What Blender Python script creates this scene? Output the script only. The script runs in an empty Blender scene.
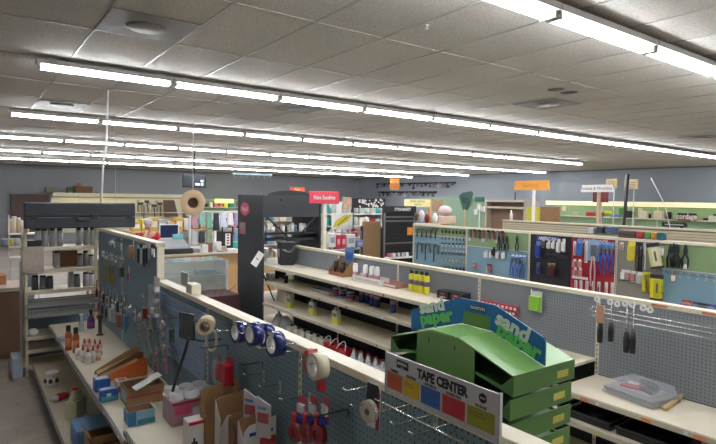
import bpy, bmesh, math, random
from mathutils import Vector, Matrix, Euler
random.seed(11)
SC = bpy.context.scene
COL = SC.collection
PI = math.pi
R90 = PI/2
CZ = 2.08
# ------------------------------------------------------------------ camera
F = 542.6
def nv(v): return v/v.length
_dx = nv(Vector((1106-358, -(210-222), -F)))
_dy = Vector((-36-358, -(193-222), -F)); _dy = nv(_dy - _dx*_dx.dot(_dy))
_dz = _dx.cross(_dy)
RW = Matrix((_dx, _dy, _dz))                    # camera -> world
cam = bpy.data.cameras.new('camera'); co = bpy.data.objects.new('camera', cam); COL.objects.link(co)
co.matrix_world = Matrix.Translation((0, 0, CZ)) @ RW.to_4x4()
cam.sensor_fit = 'HORIZONTAL'; cam.sensor_width = 36.0; cam.lens = 36.0*F/716.0; cam.clip_start = 0.05; cam.clip_end = 200
SC.camera = co
def ray(px, py): return RW @ Vector((px-358, -(py-222), -F))
def onX(px, py, v): r = ray(px, py); p = r*(v/r.x); return Vector((v, p.y, p.z+CZ))
def onY(px, py, v): r = ray(px, py); p = r*(v/r.y); return Vector((p.x, v, p.z+CZ))
def onZ(px, py, v): r = ray(px, py); p = r*((v-CZ)/r.z); return Vector((p.x, p.y, v))
# ------------------------------------------------------------------ materials
def lin(c):
    c /= 255.0
    return c/12.92 if c <= 0.04045 else ((c+0.055)/1.055)**2.4
def rgb(h):
    h = h.lstrip('#'); return tuple(lin(int(h[i:i+2], 16)) for i in (0, 2, 4))+(1.0,)
_M = {}
def mat(h, rough=0.55, metal=0.0, var=0.12, scale=14.0, key=None, emit=0.0, trans=0.0, alpha=1.0, coat=0.0):
    k = (h, rough, metal, var, scale, emit, trans, alpha, coat)
    if k in _M: return _M[k]
    m = bpy.data.materials.new('surface_'+h.lstrip('#')); m.use_nodes = True
    nt = m.node_tree; b = nt.nodes['Principled BSDF']
    c = rgb(h)
    if emit > 0:
        b.inputs['Base Color'].default_value = c
        b.inputs['Emission Color'].default_value = c; b.inputs['Emission Strength'].default_value = emit
    else:
        tc = nt.nodes.new('ShaderNodeTexCoord'); no = nt.nodes.new('ShaderNodeTexNoise')
        no.inputs['Scale'].default_value = scale; no.inputs['Detail'].default_value = 4
        mx = nt.nodes.new('ShaderNodeMix'); mx.data_type = 'RGBA'
        mx.inputs[6].default_value = tuple(min(1, v*(1-var)) for v in c[:3])+(1,)
        mx.inputs[7].default_value = tuple(min(1, v*(1+var)) for v in c[:3])+(1,)
        nt.links.new(tc.outputs['Object'], no.inputs['Vector'])
        nt.links.new(no.outputs['Fac'], mx.inputs[0]); nt.links.new(mx.outputs[2], b.inputs['Base Color'])
    b.inputs['Roughness'].default_value = rough; b.inputs['Metallic'].default_value = metal
    b.inputs['Transmission Weight'].default_value = trans; b.inputs['Alpha'].default_value = alpha
    b.inputs['Coat Weight'].default_value = coat
    _M[k] = m; return m
def pegmat(h, axis=1, pitch=0.0254, rad=0.15, rough=0.6, hole='0c0d0e', lo=0.0):
    """hardboard with a square grid of punched holes; axis is the in-plane horizontal axis"""
    k = ('peg', h, axis, pitch, rad)
    if k in _M: return _M[k]
    m = bpy.data.materials.new('pegboard_'+h.lstrip('#')); m.use_nodes = True
    nt = m.node_tree; N = nt.nodes.new; L = nt.links.new; b = nt.nodes['Principled BSDF']
    tc = N('ShaderNodeTexCoord'); sp = N('ShaderNodeSeparateXYZ'); L(tc.outputs['Object'], sp.inputs[0])
    outs = []
    for o in (sp.outputs[axis], sp.outputs[2]):
        d = N('ShaderNodeMath'); d.operation = 'DIVIDE'; d.inputs[1].default_value = pitch; L(o, d.inputs[0])
        f = N('ShaderNodeMath'); f.operation = 'FRACT'; L(d.outputs[0], f.inputs[0])
        s = N('ShaderNodeMath'); s.operation = 'SUBTRACT'; s.inputs[1].default_value = 0.5; L(f.outputs[0], s.inputs[0])
        p = N('ShaderNodeMath'); p.operation = 'POWER'; p.inputs[1].default_value = 2; L(s.outputs[0], p.inputs[0]); outs.append(p)
    a = N('ShaderNodeMath'); a.operation = 'ADD'; L(outs[0].outputs[0], a.inputs[0]); L(outs[1].outputs[0], a.inputs[1])
    g = N('ShaderNodeMath'); g.operation = 'LESS_THAN'; g.inputs[1].default_value = rad*rad; L(a.outputs[0], g.inputs[0])
    no = N('ShaderNodeTexNoise'); no.inputs['Scale'].default_value = 5; no.inputs['Detail'].default_value = 4; L(tc.outputs['Object'], no.inputs['Vector'])
    c = rgb(h); mx = N('ShaderNodeMix'); mx.data_type = 'RGBA'
    mx.inputs[6].default_value = tuple(v*0.9 for v in c[:3])+(1,); mx.inputs[7].default_value = tuple(min(1, v*1.1) for v in c[:3])+(1,)
    L(no.outputs['Fac'], mx.inputs[0])
    m2 = N('ShaderNodeMix'); m2.data_type = 'RGBA'; m2.inputs[7].default_value = rgb(hole)
    L(g.outputs[0], m2.inputs[0]); L(mx.outputs[2], m2.inputs[6]); L(m2.outputs[2], b.inputs['Base Color'])
    b.inputs['Roughness'].default_value = rough
    _M[k] = m; return m
CREAM = mat('#e4dac2', 0.45, 0, 0.05); CREAM_OLD = mat('#d3c9b0', 0.5, 0, 0.1, 6)
WHITE = mat('#e6e4df', 0.5, 0, 0.04); WHITEG = mat('#ecebe8', 0.3, 0, 0.03)
BLACK = mat('#17181a', 0.5, 0, 0.15); BLACKG = mat('#121315', 0.25, 0, 0.1); CHAR = mat('#2b2d30', 0.55, 0, 0.12)
GREY = mat('#8c8f92', 0.5, 0, 0.08); LGREY = mat('#b9bab8', 0.5, 0, 0.06); DGREY = mat('#505357', 0.5, 0, 0.1)
CHROME = mat('#c9c9c6', 0.22, 1.0, 0.03); STEEL = mat('#8d8f90', 0.35, 1.0, 0.08); DSTEEL = mat('#4a4b4d', 0.4, 0.9, 0.1)
RED = mat('#b3202b', 0.4, 0, 0.08); DRED = mat('#7d1a22', 0.45, 0, 0.1); BLUE = mat('#1d3f9a', 0.35, 0, 0.08); NAVY = mat('#1a2547', 0.45, 0, 0.1)
YEL = mat('#d9cf2a', 0.4, 0, 0.06); GREEN = mat('#3f8a3c', 0.4, 0, 0.08); ORANGE = mat('#c8632a', 0.45, 0, 0.08); TEAL = mat('#2a8f90', 0.5, 0, 0.08)
CARD = mat('#a57e58', 0.8, 0, 0.12, 9); CARDD = mat('#7f5c3e', 0.85, 0, 0.12, 9); CARDL = mat('#bd9a70', 0.8, 0, 0.08, 9)
WOOD = mat('#a87c4c', 0.5, 0, 0.2, 6); WOODD = mat('#5b3d2a', 0.5, 0, 0.2, 6); WOODL = mat('#c9a878', 0.5, 0, 0.15, 6)
PINK = mat('#cf6a80', 0.45, 0, 0.1); PURPLE = mat('#5a2f73', 0.35, 0, 0.1); LBLUE = mat('#6d93bd', 0.45, 0, 0.08); SKIN = mat('#c99a80', 0.55, 0, 0.06)
CLEAR = mat('#e8ecee', 0.12, 0, 0.02, trans=0.0, alpha=0.2); GLASS = mat('#dfe9e6', 0.05, 0, 0.02, alpha=0.22)
# ------------------------------------------------------------------ mesh builder
class MB:
    def __init__(s, bevel=0.0): s.v = []; s.f = []; s.fm = []; s.mats = []; s.sm = []; s.bevel = bevel
    def mi(s, m):
        if m is None: return 0
        if m not in s.mats: s.mats.append(m)
        return s.mats.index(m)
    def add(s, verts, faces, m=None, smooth=False, X=None):
        o = len(s.v); k = m
        for p in verts:
            p = Vector(p); s.v.append(X @ p if X is not None else p)
        for f in faces: s.f.append([i+o for i in f]); s.fm.append(k); s.sm.append(smooth)
        return s
    def box(s, c, d, m=None, rz=0.0, rot=None, taper=1.0):
        x, y, z = d[0]/2, d[1]/2, d[2]/2; t = taper
        vs = [(-x, -y, -z), (x, -y, -z), (x, y, -z), (-x, y, -z), (-x*t, -y*t, z), (x*t, -y*t, z), (x*t, y*t, z), (-x*t, y*t, z)]
        X = Matrix.Translation(c) @ (Euler(rot).to_matrix().to_4x4() if rot else Matrix.Rotation(rz, 4, 'Z'))
        return s.add(vs, [(0, 3, 2, 1), (4, 5, 6, 7), (0, 1, 5, 4), (1, 2, 6, 5), (2, 3, 7, 6), (3, 0, 4, 7)], m, False, X)
    def bb(s, x0, x1, y0, y1, z0, z1, m=None):
        return s.box(((x0+x1)/2, (y0+y1)/2, (z0+z1)/2), (abs(x1-x0), abs(y1-y0), abs(z1-z0)), m)
    def lathe(s, prof, c=(0, 0, 0), n=16, m=None, axis='Z', X=None, smooth=True, ms=None, sx=1, sy=1):
        """prof = [(r, z), ...]; ms = material per segment"""
        vs = []; k = len(prof)
        for r, z in prof:
            for i in range(n):
                a = 2*PI*i/n; vs.append((r*math.cos(a)*sx, r*math.sin(a)*sy, z))
        M0 = Matrix.Translation(c)
        if axis == 'X': M0 = M0 @ Matrix.Rotation(R90, 4, 'Y')
        if axis == 'Y': M0 = M0 @ Matrix.Rotation(R90, 4, 'X')
        if X is not None: M0 = X @ M0
        for j in range(k-1):
            fs = [(j*n+i, j*n+(i+1) % n, (j+1)*n+(i+1) % n, (j+1)*n+i) for i in range(n)]
            if j == 0: s.add(vs, fs, ms[0] if ms else m, smooth, M0); base = len(s.v)-len(vs)
            else:
                for f in fs: s.f.append([base+i for i in f]); s.fm.append(ms[j] if ms else m); s.sm.append(smooth)
        if prof[0][0] > 1e-6: s.f.append([base+i for i in range(n)][::-1]); s.fm.append(ms[0] if ms else m); s.sm.append(False)
        if prof[-1][0] > 1e-6: s.f.append([base+(k-1)*n+i for i in range(n)]); s.fm.append(ms[-1] if ms else m); s.sm.append(False)
        return s
    def ring(s, c, r0, r1, h, n=24, m=None, m_in=None, axis='X', X=None):
        """hollow roll: inner r0, outer r1, length h along axis, centred"""
        pr = [(r0, -h/2), (r1, -h/2), (r1, h/2), (r0, h/2), (r0, -h/2)]
        vs = [];
        for r, z in pr[:4]:
            for i in range(n): a = 2*PI*i/n; vs.append((r*math.cos(a), r*math.sin(a), z))
        M0 = Matrix.Translation(c)
        if axis == 'X': M0 = M0 @ Matrix.Rotation(R90, 4, 'Y')
        if axis == 'Y': M0 = M0 @ Matrix.Rotation(R90, 4, 'X')
        if X is not None: M0 = X @ M0
        o = len(s.v); s.add(vs, [], m, True, M0)
        for j in range(4):
            j2 = (j+1) % 4
            for i in range(n):
                i2 = (i+1) % n
                s.f.append([o+j*n+i, o+j*n+i2, o+j2*n+i2, o+j2*n+i]); s.fm.append(m_in if (j == 3 and m_in) else m); s.sm.append(j in (1, 3))
        return s
    def tube(s, pts, r, n=6, m=None, r1=None, smooth=True):
        pts = [Vector(p) for p in pts]; k = len(pts); rings = []
        for i, p in enumerate(pts):
            t = (pts[min(i+1, k-1)]-pts[max(i-1, 0)]); t = t.normalized() if t.length > 1e-9 else Vector((0, 0, 1))
            u = Vector((0, 0, 1)) if abs(t.z) < 0.9 else Vector((1, 0, 0))
            a = t.cross(u).normalized(); b = t.cross(a).normalized()
            rr = r if r1 is None else r+(r1-r)*i/(k-1)
            rings.append([p+a*rr*math.cos(2*PI*j/n)+b*rr*math.sin(2*PI*j/n) for j in range(n)])
        vs = [q for g in rings for q in g]; fs = []
        for i in range(k-1):
            for j in range(n): fs.append((i*n+j, i*n+(j+1) % n, (i+1)*n+(j+1) % n, (i+1)*n+j))
        fs.append(tuple(range(n))[::-1]); fs.append(tuple((k-1)*n+j for j in range(n)))
        return s.add(vs, fs, m, smooth)
    def prism(s, poly, t, m=None, X=None):
        """poly = [(x, z)...] in the local xz plane, thickness t along +y"""
        n = len(poly); vs = [(x, 0, z) for x, z in poly]+[(x, t, z) for x, z in poly]
        fs = [tuple(range(n)), tuple(range(2*n-1, n-1, -1))]+[(i, i+n, (i+1) % n+n, (i+1) % n) for i in range(n)]
        return s.add(vs, fs, m, False, X)
    def ball(s, c, r, n=12, m=None, sz=1.0, X=None, sx=1, sy=1):
        k = max(5, n//2); pr = [(r*math.sin(PI*i/k), -r*sz*math.cos(PI*i/k)) for i in range(k+1)]
        pr[0] = (1e-7, pr[0][1]); pr[-1] = (1e-7, pr[-1][1])
        return s.lathe(pr, c, n, m, X=X, sx=sx, sy=sy)
    def mesh(s, name, dm, org=(0, 0, 0)):
        me = bpy.data.meshes.new(name); org = Vector(org)
        me.from_pydata([tuple(p-org) for p in s.v], [], s.f)
        ml = []
        for k in s.fm:
            q = k or dm
            if q not in ml: ml.append(q)
        for q in ml: me.materials.append(q)
        for p, k, sm in zip(me.polygons, s.fm, s.sm): p.material_index = ml.index(k or dm); p.use_smooth = sm
        bm = bmesh.new(); bm.from_mesh(me); bmesh.ops.recalc_face_normals(bm, faces=bm.faces)
        if s.bevel: bmesh.ops.bevel(bm, geom=list(bm.edges), offset=s.bevel, segments=2, affect='EDGES', profile=0.5)
        bm.to_mesh(me); bm.free(); me.update(); return me
    def build(s, name, m=None, parent=None):
        org = ORG.get(parent, (0, 0, 0)) if parent else (0, 0, 0)
        o = bpy.data.objects.new(name, s.mesh(name, m or WHITE, org)); COL.objects.link(o)
        if parent: o.parent = parent; ORG[o] = org
        return o
    def thing(s, name, label, cat, m=None, group=None, loc=None, kind=None):
        """one-mesh thing; vertices given in world space, origin moved to loc"""
        if loc is None:
            xs = [p.x for p in s.v]; ys = [p.y for p in s.v]; zs = [p.z for p in s.v]
            loc = ((min(xs)+max(xs))/2, (min(ys)+max(ys))/2, min(zs))
        o = bpy.data.objects.new(name, s.mesh(name, m or WHITE, loc)); COL.objects.link(o)
        o.location = loc; ORG[o] = Vector(loc); tag(o, label, cat, group, kind); return o
ORG = {}
SEEN = {}
def tag(o, label, cat, group=None, kind=None):
    o['label'] = label; o['category'] = cat
    if group: o['group'] = group
    if kind: o['kind'] = kind
    SEEN[label] = SEEN.get(label, 0)+1
def T(name, label, cat, loc=(0, 0, 0), group=None, rz=0.0, local=False):
    """Empty at the base of a thing; unless local, its parts are given in world space"""
    o = bpy.data.objects.new(name, None); COL.objects.link(o); o.location = loc; o.rotation_euler = (0, 0, rz)
    o.empty_display_size = 0.1
    ORG[o] = Vector((0, 0, 0)) if local else Vector(loc)
    tag(o, label, cat, group); return o
def dup(o, parent=None):
    c = o.copy(); COL.objects.link(c)
    if parent: c.parent = parent
    for ch in list(o.children): dup(ch, c)
    return c
_CACHE = {}
def inst(key, fn, name, label, cat, loc, group=None, rz=0.0, rot=None, sc=None):
    """build fn(root) once in local space, then copies of it"""
    if key in _CACHE:
        r = dup(_CACHE[key]); r.name = name
        for k in ('group', 'kind'):
            if k in r: del r[k]
        tag(r, label, cat, group)
    else:
        r = T(name, label, cat, (0, 0, 0), group, 0, True); q = fn(r)
        if q is not None:                                # fn returned a single mesh: make it the thing itself
            bpy.data.objects.remove(r); r = q; SEEN[label] -= 1; r.name = name; tag(r, label, cat, group)
        _CACHE[key] = r
    r.location = loc; r.rotation_euler = rot if rot else (0, 0, rz)
    if sc: r.scale = sc
    return r
def struct(name, mb, m):
    o = mb.build(name, m); o['kind'] = 'structure'; return o
NTH = ['first', 'second', 'third', 'fourth', 'fifth', 'sixth', 'seventh', 'eighth', 'ninth', 'tenth', 'eleventh', 'twelfth', 'thirteenth', 'fourteenth',
       'fifteenth', 'sixteenth', 'seventeenth', 'eighteenth', 'nineteenth', 'twentieth']
def text(s, size, parent, m, o, ux, uz, ext=0.0006, align='CENTER', name='lettering', shear=0.0, sx=1.0, bold=0.0, vy='CENTER'):
    """flat lettering: o = anchor point, ux = reading direction, uz = up direction (world or root-local, like the parent)"""
    c = bpy.data.curves.new(name, 'FONT'); c.body = s; c.size = size; c.extrude = ext; c.align_x = align; c.align_y = vy; c.offset = bold; c.shear = shear
    c.resolution_u = 2
    tmp = bpy.data.objects.new(name, c); c.materials.append(m)
    me = bpy.data.meshes.new_from_object(tmp); bpy.data.objects.remove(tmp); bpy.data.curves.remove(c)
    if not me.materials: me.materials.append(m)
    t = bpy.data.objects.new(name, me); COL.objects.link(t)
    ux = Vector(ux).normalized(); uz = Vector(uz).normalized(); n = ux.cross(uz).normalized(); uy = n.cross(ux)
    Mx = Matrix((ux*sx, uy, n)).transposed().to_4x4()
    Mx.translation = Vector(o)-ORG.get(parent, Vector((0, 0, 0)))
    t.matrix_local = Mx
    t.parent = parent
    return t
LM = (0, -1, 0)   # reading direction on faces that look towards -X
UP = (0, 0, 1)
# ------------------------------------------------------------------ render look
SC.view_settings.view_transform = 'Standard'; SC.view_settings.look = 'None'; SC.view_settings.gamma = 1.0
SC.view_settings.use_curve_mapping = False; SC.view_settings.exposure = 0.0
w = bpy.data.worlds.new('world'); SC.world = w; w.use_nodes = True
w.node_tree.nodes['Background'].inputs[0].default_value = (0.8, 0.89, 1.0, 1); w.node_tree.nodes['Background'].inputs[1].default_value = 2.5
# ------------------------------------------------------------------ room shell
XW, YW, XL, YF, HC = 19.6, 27.0, -7.0, -5.0, 3.33
def floor_mat():
    m = bpy.data.materials.new('worn_concrete'); m.use_nodes = True; nt = m.node_tree; N = nt.nodes.new; L = nt.links.new; b = nt.nodes['Principled BSDF']
    tc = N('ShaderNodeTexCoord'); n1 = N('ShaderNodeTexNoise'); n1.inputs['Scale'].default_value = 1.6; n1.inputs['Detail'].default_value = 8; n1.inputs['Roughness'].default_value = 0.65
    L(tc.outputs['Object'], n1.inputs['Vector']); r = N('ShaderNodeValToRGB'); L(n1.outputs['Fac'], r.inputs[0])
    r.color_ramp.elements[0].position = 0.3; r.color_ramp.elements[0].color = rgb('#8a8074'); r.color_ramp.elements[1].position = 0.72; r.color_ramp.elements[1].color = rgb('#b5aa9c')
    e = r.color_ramp.elements.new(0.5); e.color = rgb('#a1968a')
    n2 = N('ShaderNodeTexNoise'); n2.inputs['Scale'].default_value = 9; n2.inputs['Detail'].default_value = 2; L(tc.outputs['Object'], n2.inputs['Vector'])
    r2 = N('ShaderNodeValToRGB'); r2.color_ramp.elements[0].position = 0.66; r2.color_ramp.elements[1].position = 0.74; L(n2.outputs['Fac'], r2.inputs[0])
    mx = N('ShaderNodeMix'); mx.data_type = 'RGBA'; mx.inputs[7].default_value = rgb('#4a423a'); L(r2.outputs[0], mx.inputs[0]); L(r.outputs[0], mx.inputs[6]); L(mx.outputs[2], b.inputs['Base Color'])
    b.inputs['Roughness'].default_value = 0.42; return m
def ceil_mat():
    m = bpy.data.materials.new('acoustic_tile'); m.use_nodes = True; nt = m.node_tree; N = nt.nodes.new; L = nt.links.new; b = nt.nodes['Principled BSDF']
    tc = N('ShaderNodeTexCoord'); n1 = N('ShaderNodeTexNoise'); n1.inputs['Scale'].default_value = 60; n1.inputs['Detail'].default_value = 5; n1.inputs['Roughness'].default_value = 0.75
    L(tc.outputs['Object'], n1.inputs['Vector'])
    n2 = N('ShaderNodeTexNoise'); n2.inputs['Scale'].default_value = 0.7; n2.inputs['Detail'].default_value = 3; L(tc.outputs['Object'], n2.inputs['Vector'])
    r = N('ShaderNodeValToRGB'); L(n1.outputs['Fac'], r.inputs[0])
    r.color_ramp.elements[0].position = 0.34; r.color_ramp.elements[0].color = rgb('#b3ada3'); r.color_ramp.elements[1].position = 0.55; r.color_ramp.elements[1].color = rgb('#dad6cc')
    mx = N('ShaderNodeMix'); mx.data_type = 'RGBA'; mx.blend_type = 'MULTIPLY'; mx.inputs[0].default_value = 0.35
    L(r.outputs[0], mx.inputs[6]); L(n2.outputs['Fac'], mx.inputs[7]); L(mx.outputs[2], b.inputs['Base Color'])
    b.inputs['Roughness'].default_value = 0.9; return m
struct('floor', MB().bb(XL-.2, XW+.2, YF-.2, YW+.2, -0.2, 0), floor_mat())
struct('ceiling', MB().bb(XL-.2, XW+.2, YF-.2, YW+.2, HC, HC+0.2), ceil_mat())
WALLM = mat('#8d9093', 0.75, 0, 0.05, 1.5)
struct('wall_back', MB().bb(XL-.2, XW+.2, YW, YW+.2, 0, HC), WALLM)
struct('wall_right', MB().bb(XW, XW+.2, YF, YW, 0, HC), mat('#9aa1a9', 0.75, 0, 0.05, 1.5))
WLM = mat('#b9b4aa', 0.8, 0, 0.04, 2)
WINS = [(6.0, 8.8), (9.6, 12.4), (13.2, 16.0)]
m = MB().bb(XL-.2, XL, YF, YW, 0, .7).bb(XL-.2, XL, YF, YW, 2.7, HC); ys = [YF]+[q for w_ in WINS for q in w_]+[YW]
for a, b in zip(ys[::2], ys[1::2]): m.bb(XL-.2, XL, a, b, .7, 2.7)
struct('wall_left', m, WLM)
for k, (a, b) in enumerate(WINS):
    m = MB()
    for q in (a+.03, (a+b)/2, b-.03): m.bb(XL-.14, XL-.06, q-.03, q+.03, .7, 2.7)
    for z in (.73, 2.67): m.bb(XL-.14, XL-.06, a, b, z-.03, z+.03)
    o = struct('window_%d' % (k+1), m, mat('#9a9c9d', .4, .6, .05))
    MB().bb(XL-.104, XL-.098, a, b, .7, 2.7).build('pane', mat('#e6efee', .03, 0, .01, alpha=.08), o)
    L_ = bpy.data.lights.new('window_portal', 'AREA'); L_.shape = 'RECTANGLE'; L_.size = 2.0; L_.size_y = b-a; L_.cycles.is_portal = True
    q = bpy.data.objects.new('window_portal', L_); COL.objects.link(q); q.location = (XL-.02, (a+b)/2, 1.7); q.rotation_euler = (0, -R90, 0)
struct('ground', MB().bb(-40, XL-.21, -30, 50, -.25, -.05), mat('#8f8d88', .8, 0, .1, 1))
struct('wall_front', MB().bb(XL, XW, YF-.2, YF, 0, HC), mat('#a9a49a', 0.8, 0, 0.04, 2))
g = MB()
BX = [0.815+0.61*k for k in range(-12, 31)]; BY = [3.35+1.2*k for k in range(-6, 20)]
for x in BX: g.bb(x-.009, x+.009, YF, YW, HC-.006, HC+.002)
for y in BY: g.bb(XL, XW, y-.008, y+.008, HC-.0055, HC+.002)
struct('trim_1', g, mat('#a5a198', 0.4, 0.0, 0.03))
# wall angle where ceiling and walls meet
struct('trim_2', MB().bb(XL, XW, YW-.03, YW, HC-.05, HC-.004).bb(XW-.03, XW, YF, YW-.03, HC-.05, HC-.004), mat('#6f6d69', 0.6))
# ------------------------------------------------------------------ strip lights
TUBE = mat('#f4f7ff', 0.4, emit=60.0)
HOUS = mat('#c2c0ba', 0.4, 0, 0.04)
ZT = 3.235
def strip_light(r):
    L_ = 1.225
    MB().bb(0.004, L_-.004, -.075, .075, ZT+.022, ZT+.066).build('housing', HOUS, r)
    for x in (.13, L_-.13): MB().bb(x-.03, x+.03, -.03, .03, ZT+.066, HC-.007).build('mount', HOUS, r)
    for sy in (-.038, .038):
        MB().lathe([(.0145, .042), (.0145, L_-.042)], (0, sy, ZT), 10, axis='X').build('tube', TUBE, r)
    for x in (.03, L_-.03):
        MB().bb(x-.009, x+.009, -.056, .056, ZT-.02, ZT+.03).build('socket', WHITE, r)
ROWS = [(2.09, 9, 'nearest overhead row'), (5.75, 15, 'second overhead row'), (9.45, 12, 'third overhead row'), (13.3, 15, 'fourth overhead row'), (17.4, 15, 'fifth overhead row'), (21.3, 15, 'sixth overhead row')]
for j, (y, n, rn) in enumerate(ROWS):
    for i in range(n):
        inst('strip', strip_light, 'strip_light', 'two-tube fluorescent strip light, %s from the left in the %s' % (NTH[i], rn), 'ceiling light', (.54+1.225*i, y, 0), 'fluorescent strip lights in the '+rn)
for y in (-1.6,):  # unseen row behind the camera, added for its light
    for i in range(6):
        inst('strip', strip_light, 'strip_light', 'two-tube fluorescent strip light, %s along the added unseen row behind the viewer' % NTH[i], 'ceiling light', (.54+1.225*i, y, 0), 'added fluorescent strip lights behind the viewer')
# ------------------------------------------------------------------ gondola runs
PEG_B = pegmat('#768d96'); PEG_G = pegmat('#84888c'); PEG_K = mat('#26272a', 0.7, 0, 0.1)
def slot(m, x, y, z0, z1, mt, dark):
    """slotted upright seen on the face"""
    m.bb(x-.004, x, y-.014, y+.014, z0, z1, mt)
    z = z0+.03
    while z < z1-.03:
        m.bb(x-.0048, x-.0039, y-.004, y+.004, z, z+.018, dark); z += .036
# --- near run (left): blue pegboard, low
XF = 1.30
g1 = T('gondola_shelving', 'long low blue-grey pegboard gondola with cream top rail, nearest the viewer', 'shelving', (1.33, 2.2, 0))
g1t = T('gondola_shelving', 'taller blue pegboard gondola continuing behind the low one, small hand tools on it', 'shelving', (1.33, 5.9, 0))
YU = [-.2, 1.02, 2.24, 3.47]
for a, b in zip(YU, YU[1:]):
    MB().bb(XF, XF+.012, a+.002, b-.002, .15, 1.345).build('pegboard_panel', PEG_B, g1)
    MB().bb(XF+.048, XF+.06, a+.002, b-.002, .15, 1.345).build('pegboard_panel', PEG_B, g1)
MB().bb(XF, XF+.06, 3.475, 4.64, .15, 1.345).build('pegboard_panel', PEG_B, g1)
# slatted insert under the rail
sl = MB()
for k in range(14): sl.bb(XF-.012, XF-.001, 3.5, 4.6, 1.30-.034*k-.029, 1.30-.034*k)
for k in range(14): sl.bb(XF-.006, XF-.0005, 3.5, 4.6, 1.30-.034*k-.034, 1.30-.034*k-.029)
o = sl.build('slatwall_panel', mat('#93a8c2', .45, 0, .06), g1); o['label'] = 'pale blue horizontal slat panel'
for y in YU[1:]:
    m = MB(); slot(m, XF-.0005, y, .16, 1.345, CREAM_OLD, BLACK); m.build('upright', CREAM_OLD, g1)
MB(.004).bb(XF-.012, XF+.072, -.2, 4.62, 1.345, 1.38).build('top_rail', CREAM, g1)
def shelf(parent, x0, x1, y0, y1, z, lip=.035, m=CREAM, front=-1, name='shelf'):
    s = MB(); s.bb(x0, x1, y0, y1, z-.02, z)
    xf = x0 if front < 0 else x1
    s.bb(xf-.006 if front < 0 else xf, xf if front < 0 else xf+.006, y0, y1, z-lip, z+.002)
    return s.build(name, m, parent)
PRICE = mat('#8f8d96', 0.3, 0.35, 0.08)
PRICE2 = mat('#c4bba6', 0.45, 0.0, 0.05)
def price(parent, x, y0, y1, z, n, lb):
    PRICE = PRICE2 if lb == 'c' else globals()['PRICE']
    m = MB(); m.bb(x-.012, x-.0065, y0, y1, z-.034, z-.002, PRICE)
    for k in range(n):
        y = y0+(y1-y0)*(k+.5)/n+random.uniform(-.05, .05)
        m.bb(x-.0135, x-.012, y-.012, y+.012, z-.028, z-.008, random.choice([WHITE, RED, YEL, WHITE]))
    o = m.build('price_channel', PRICE, parent); return o
for a, b in ((3.47, 4.66), (4.66, 5.88), (5.88, 7.08)):
    gg = g1 if b < 5 else g1t
    shelf(gg, .785, XF-.002, a+.004, b-.004, .58)
    price(gg, .779, a, b, .58, 5, '')
for a, b in ((2.24, 3.46), (1.02, 2.24)):
    shelf(g1, .785, XF-.002, a+.004, b-.004, .65); price(g1, .779, a, b, .65, 4, '')
for a, b in ((1.02, 2.24), (2.24, 3.47), (3.47, 4.66), (4.66, 5.88), (5.88, 7.08)):
    gg = g1 if b < 5 else g1t
    MB().bb(.615, XF, a+.003, b-.003, .125, .15).bb(.607, .615, a+.003, b-.003, .115, .153).build('base_deck', CREAM_OLD, gg)
    price(gg, .608, a, b, .15, 4, '')
    MB().bb(.66, .68, a, b, 0.001, .124).build('kick_plate', mat('#566f94', .5, 0, .15, 5), gg)
shelf(g1, XF+.062, 1.98, .9, 2.24, .62, front=1); MB().bb(XF+.06, 2.0, -.2, 4.62, .12, .15).build('base_deck', CREAM_OLD, g1)
MB().bb(1.94, 1.96, -.2, 4.62, .001, .12).build('kick_plate', CHAR, g1)
# --- tall back part of the near run
for a, b in ((4.66, 5.88), (5.88, 7.08)):
    MB().bb(XF, XF+.06, a+.002, b-.002, .15, 1.655).build('pegboard_panel', PEG_B, g1t)
MB(.004).bb(XF-.012, XF+.072, 4.64, 7.1, 1.655, 1.69).build('top_rail', CREAM_OLD, g1t)
MB().bb(XF+.002, XF+.06, 4.642, 4.659, .001, 1.655).build('end_post', CREAM, g1t)
for y in (5.88,):
    m = MB(); slot(m, XF-.0005, y, .16, 1.65, CREAM_OLD, BLACK); m.build('upright', CREAM_OLD, g1t)
# --- second run: grey pegboard with cream shelves
X2 = 4.03
g2 = T('gondola_shelving', 'grey pegboard gondola with three cream shelves in the middle of the shop', 'shelving', (4.06, 4.8, 0))
Y2 = [-.14, 1.09, 2.31, 3.53, 4.75, 5.97, 7.2]
for i, (a, b) in enumerate(zip(Y2, Y2[1:])):
    if a >= 3.5:
        MB().bb(X2, X2+.06, a+.002, b-.002, 1.09, 1.33).build('pegboard_panel', PEG_G, g2)
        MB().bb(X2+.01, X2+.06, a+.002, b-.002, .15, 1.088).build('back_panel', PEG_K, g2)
    elif a > 2.2:
        MB().bb(X2, X2+.06, a+.002, b-.002, .85, 1.33).build('pegboard_panel', PEG_G, g2)
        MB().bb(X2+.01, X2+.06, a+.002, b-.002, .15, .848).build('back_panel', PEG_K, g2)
    else:
        MB().bb(X2, X2+.06, a+.002, b-.002, .73, 1.33).build('pegboard_panel', PEG_G, g2)
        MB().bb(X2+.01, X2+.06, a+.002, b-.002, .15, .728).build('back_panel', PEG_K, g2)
for y in Y2[1:]:
    m = MB(); slot(m, X2-.0005, y, .16, 1.33, CREAM, BLACK); m.build('upright', CREAM, g2)
MB(.004).bb(X2-.012, X2+.072, Y2[0], Y2[-1], 1.33, 1.365).build('top_rail', CREAM, g2)
for a, b in zip(Y2[2:], Y2[3:]):
    if a > 3: shelf(g2, 3.57, X2-.005, a+.004, b-.004, 1.09); price(g2, 3.564, a, b, 1.09, 2, 'c')
    shelf(g2, 3.57, X2-.002, a+.004, b-.004, .85); price(g2, 3.564, a, b, .85, 2, 'c')
    shelf(g2, 3.54, X2-.002, a+.004, b-.004, .545); price(g2, 3.534, a, b, .545, 2, 'c')
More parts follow.
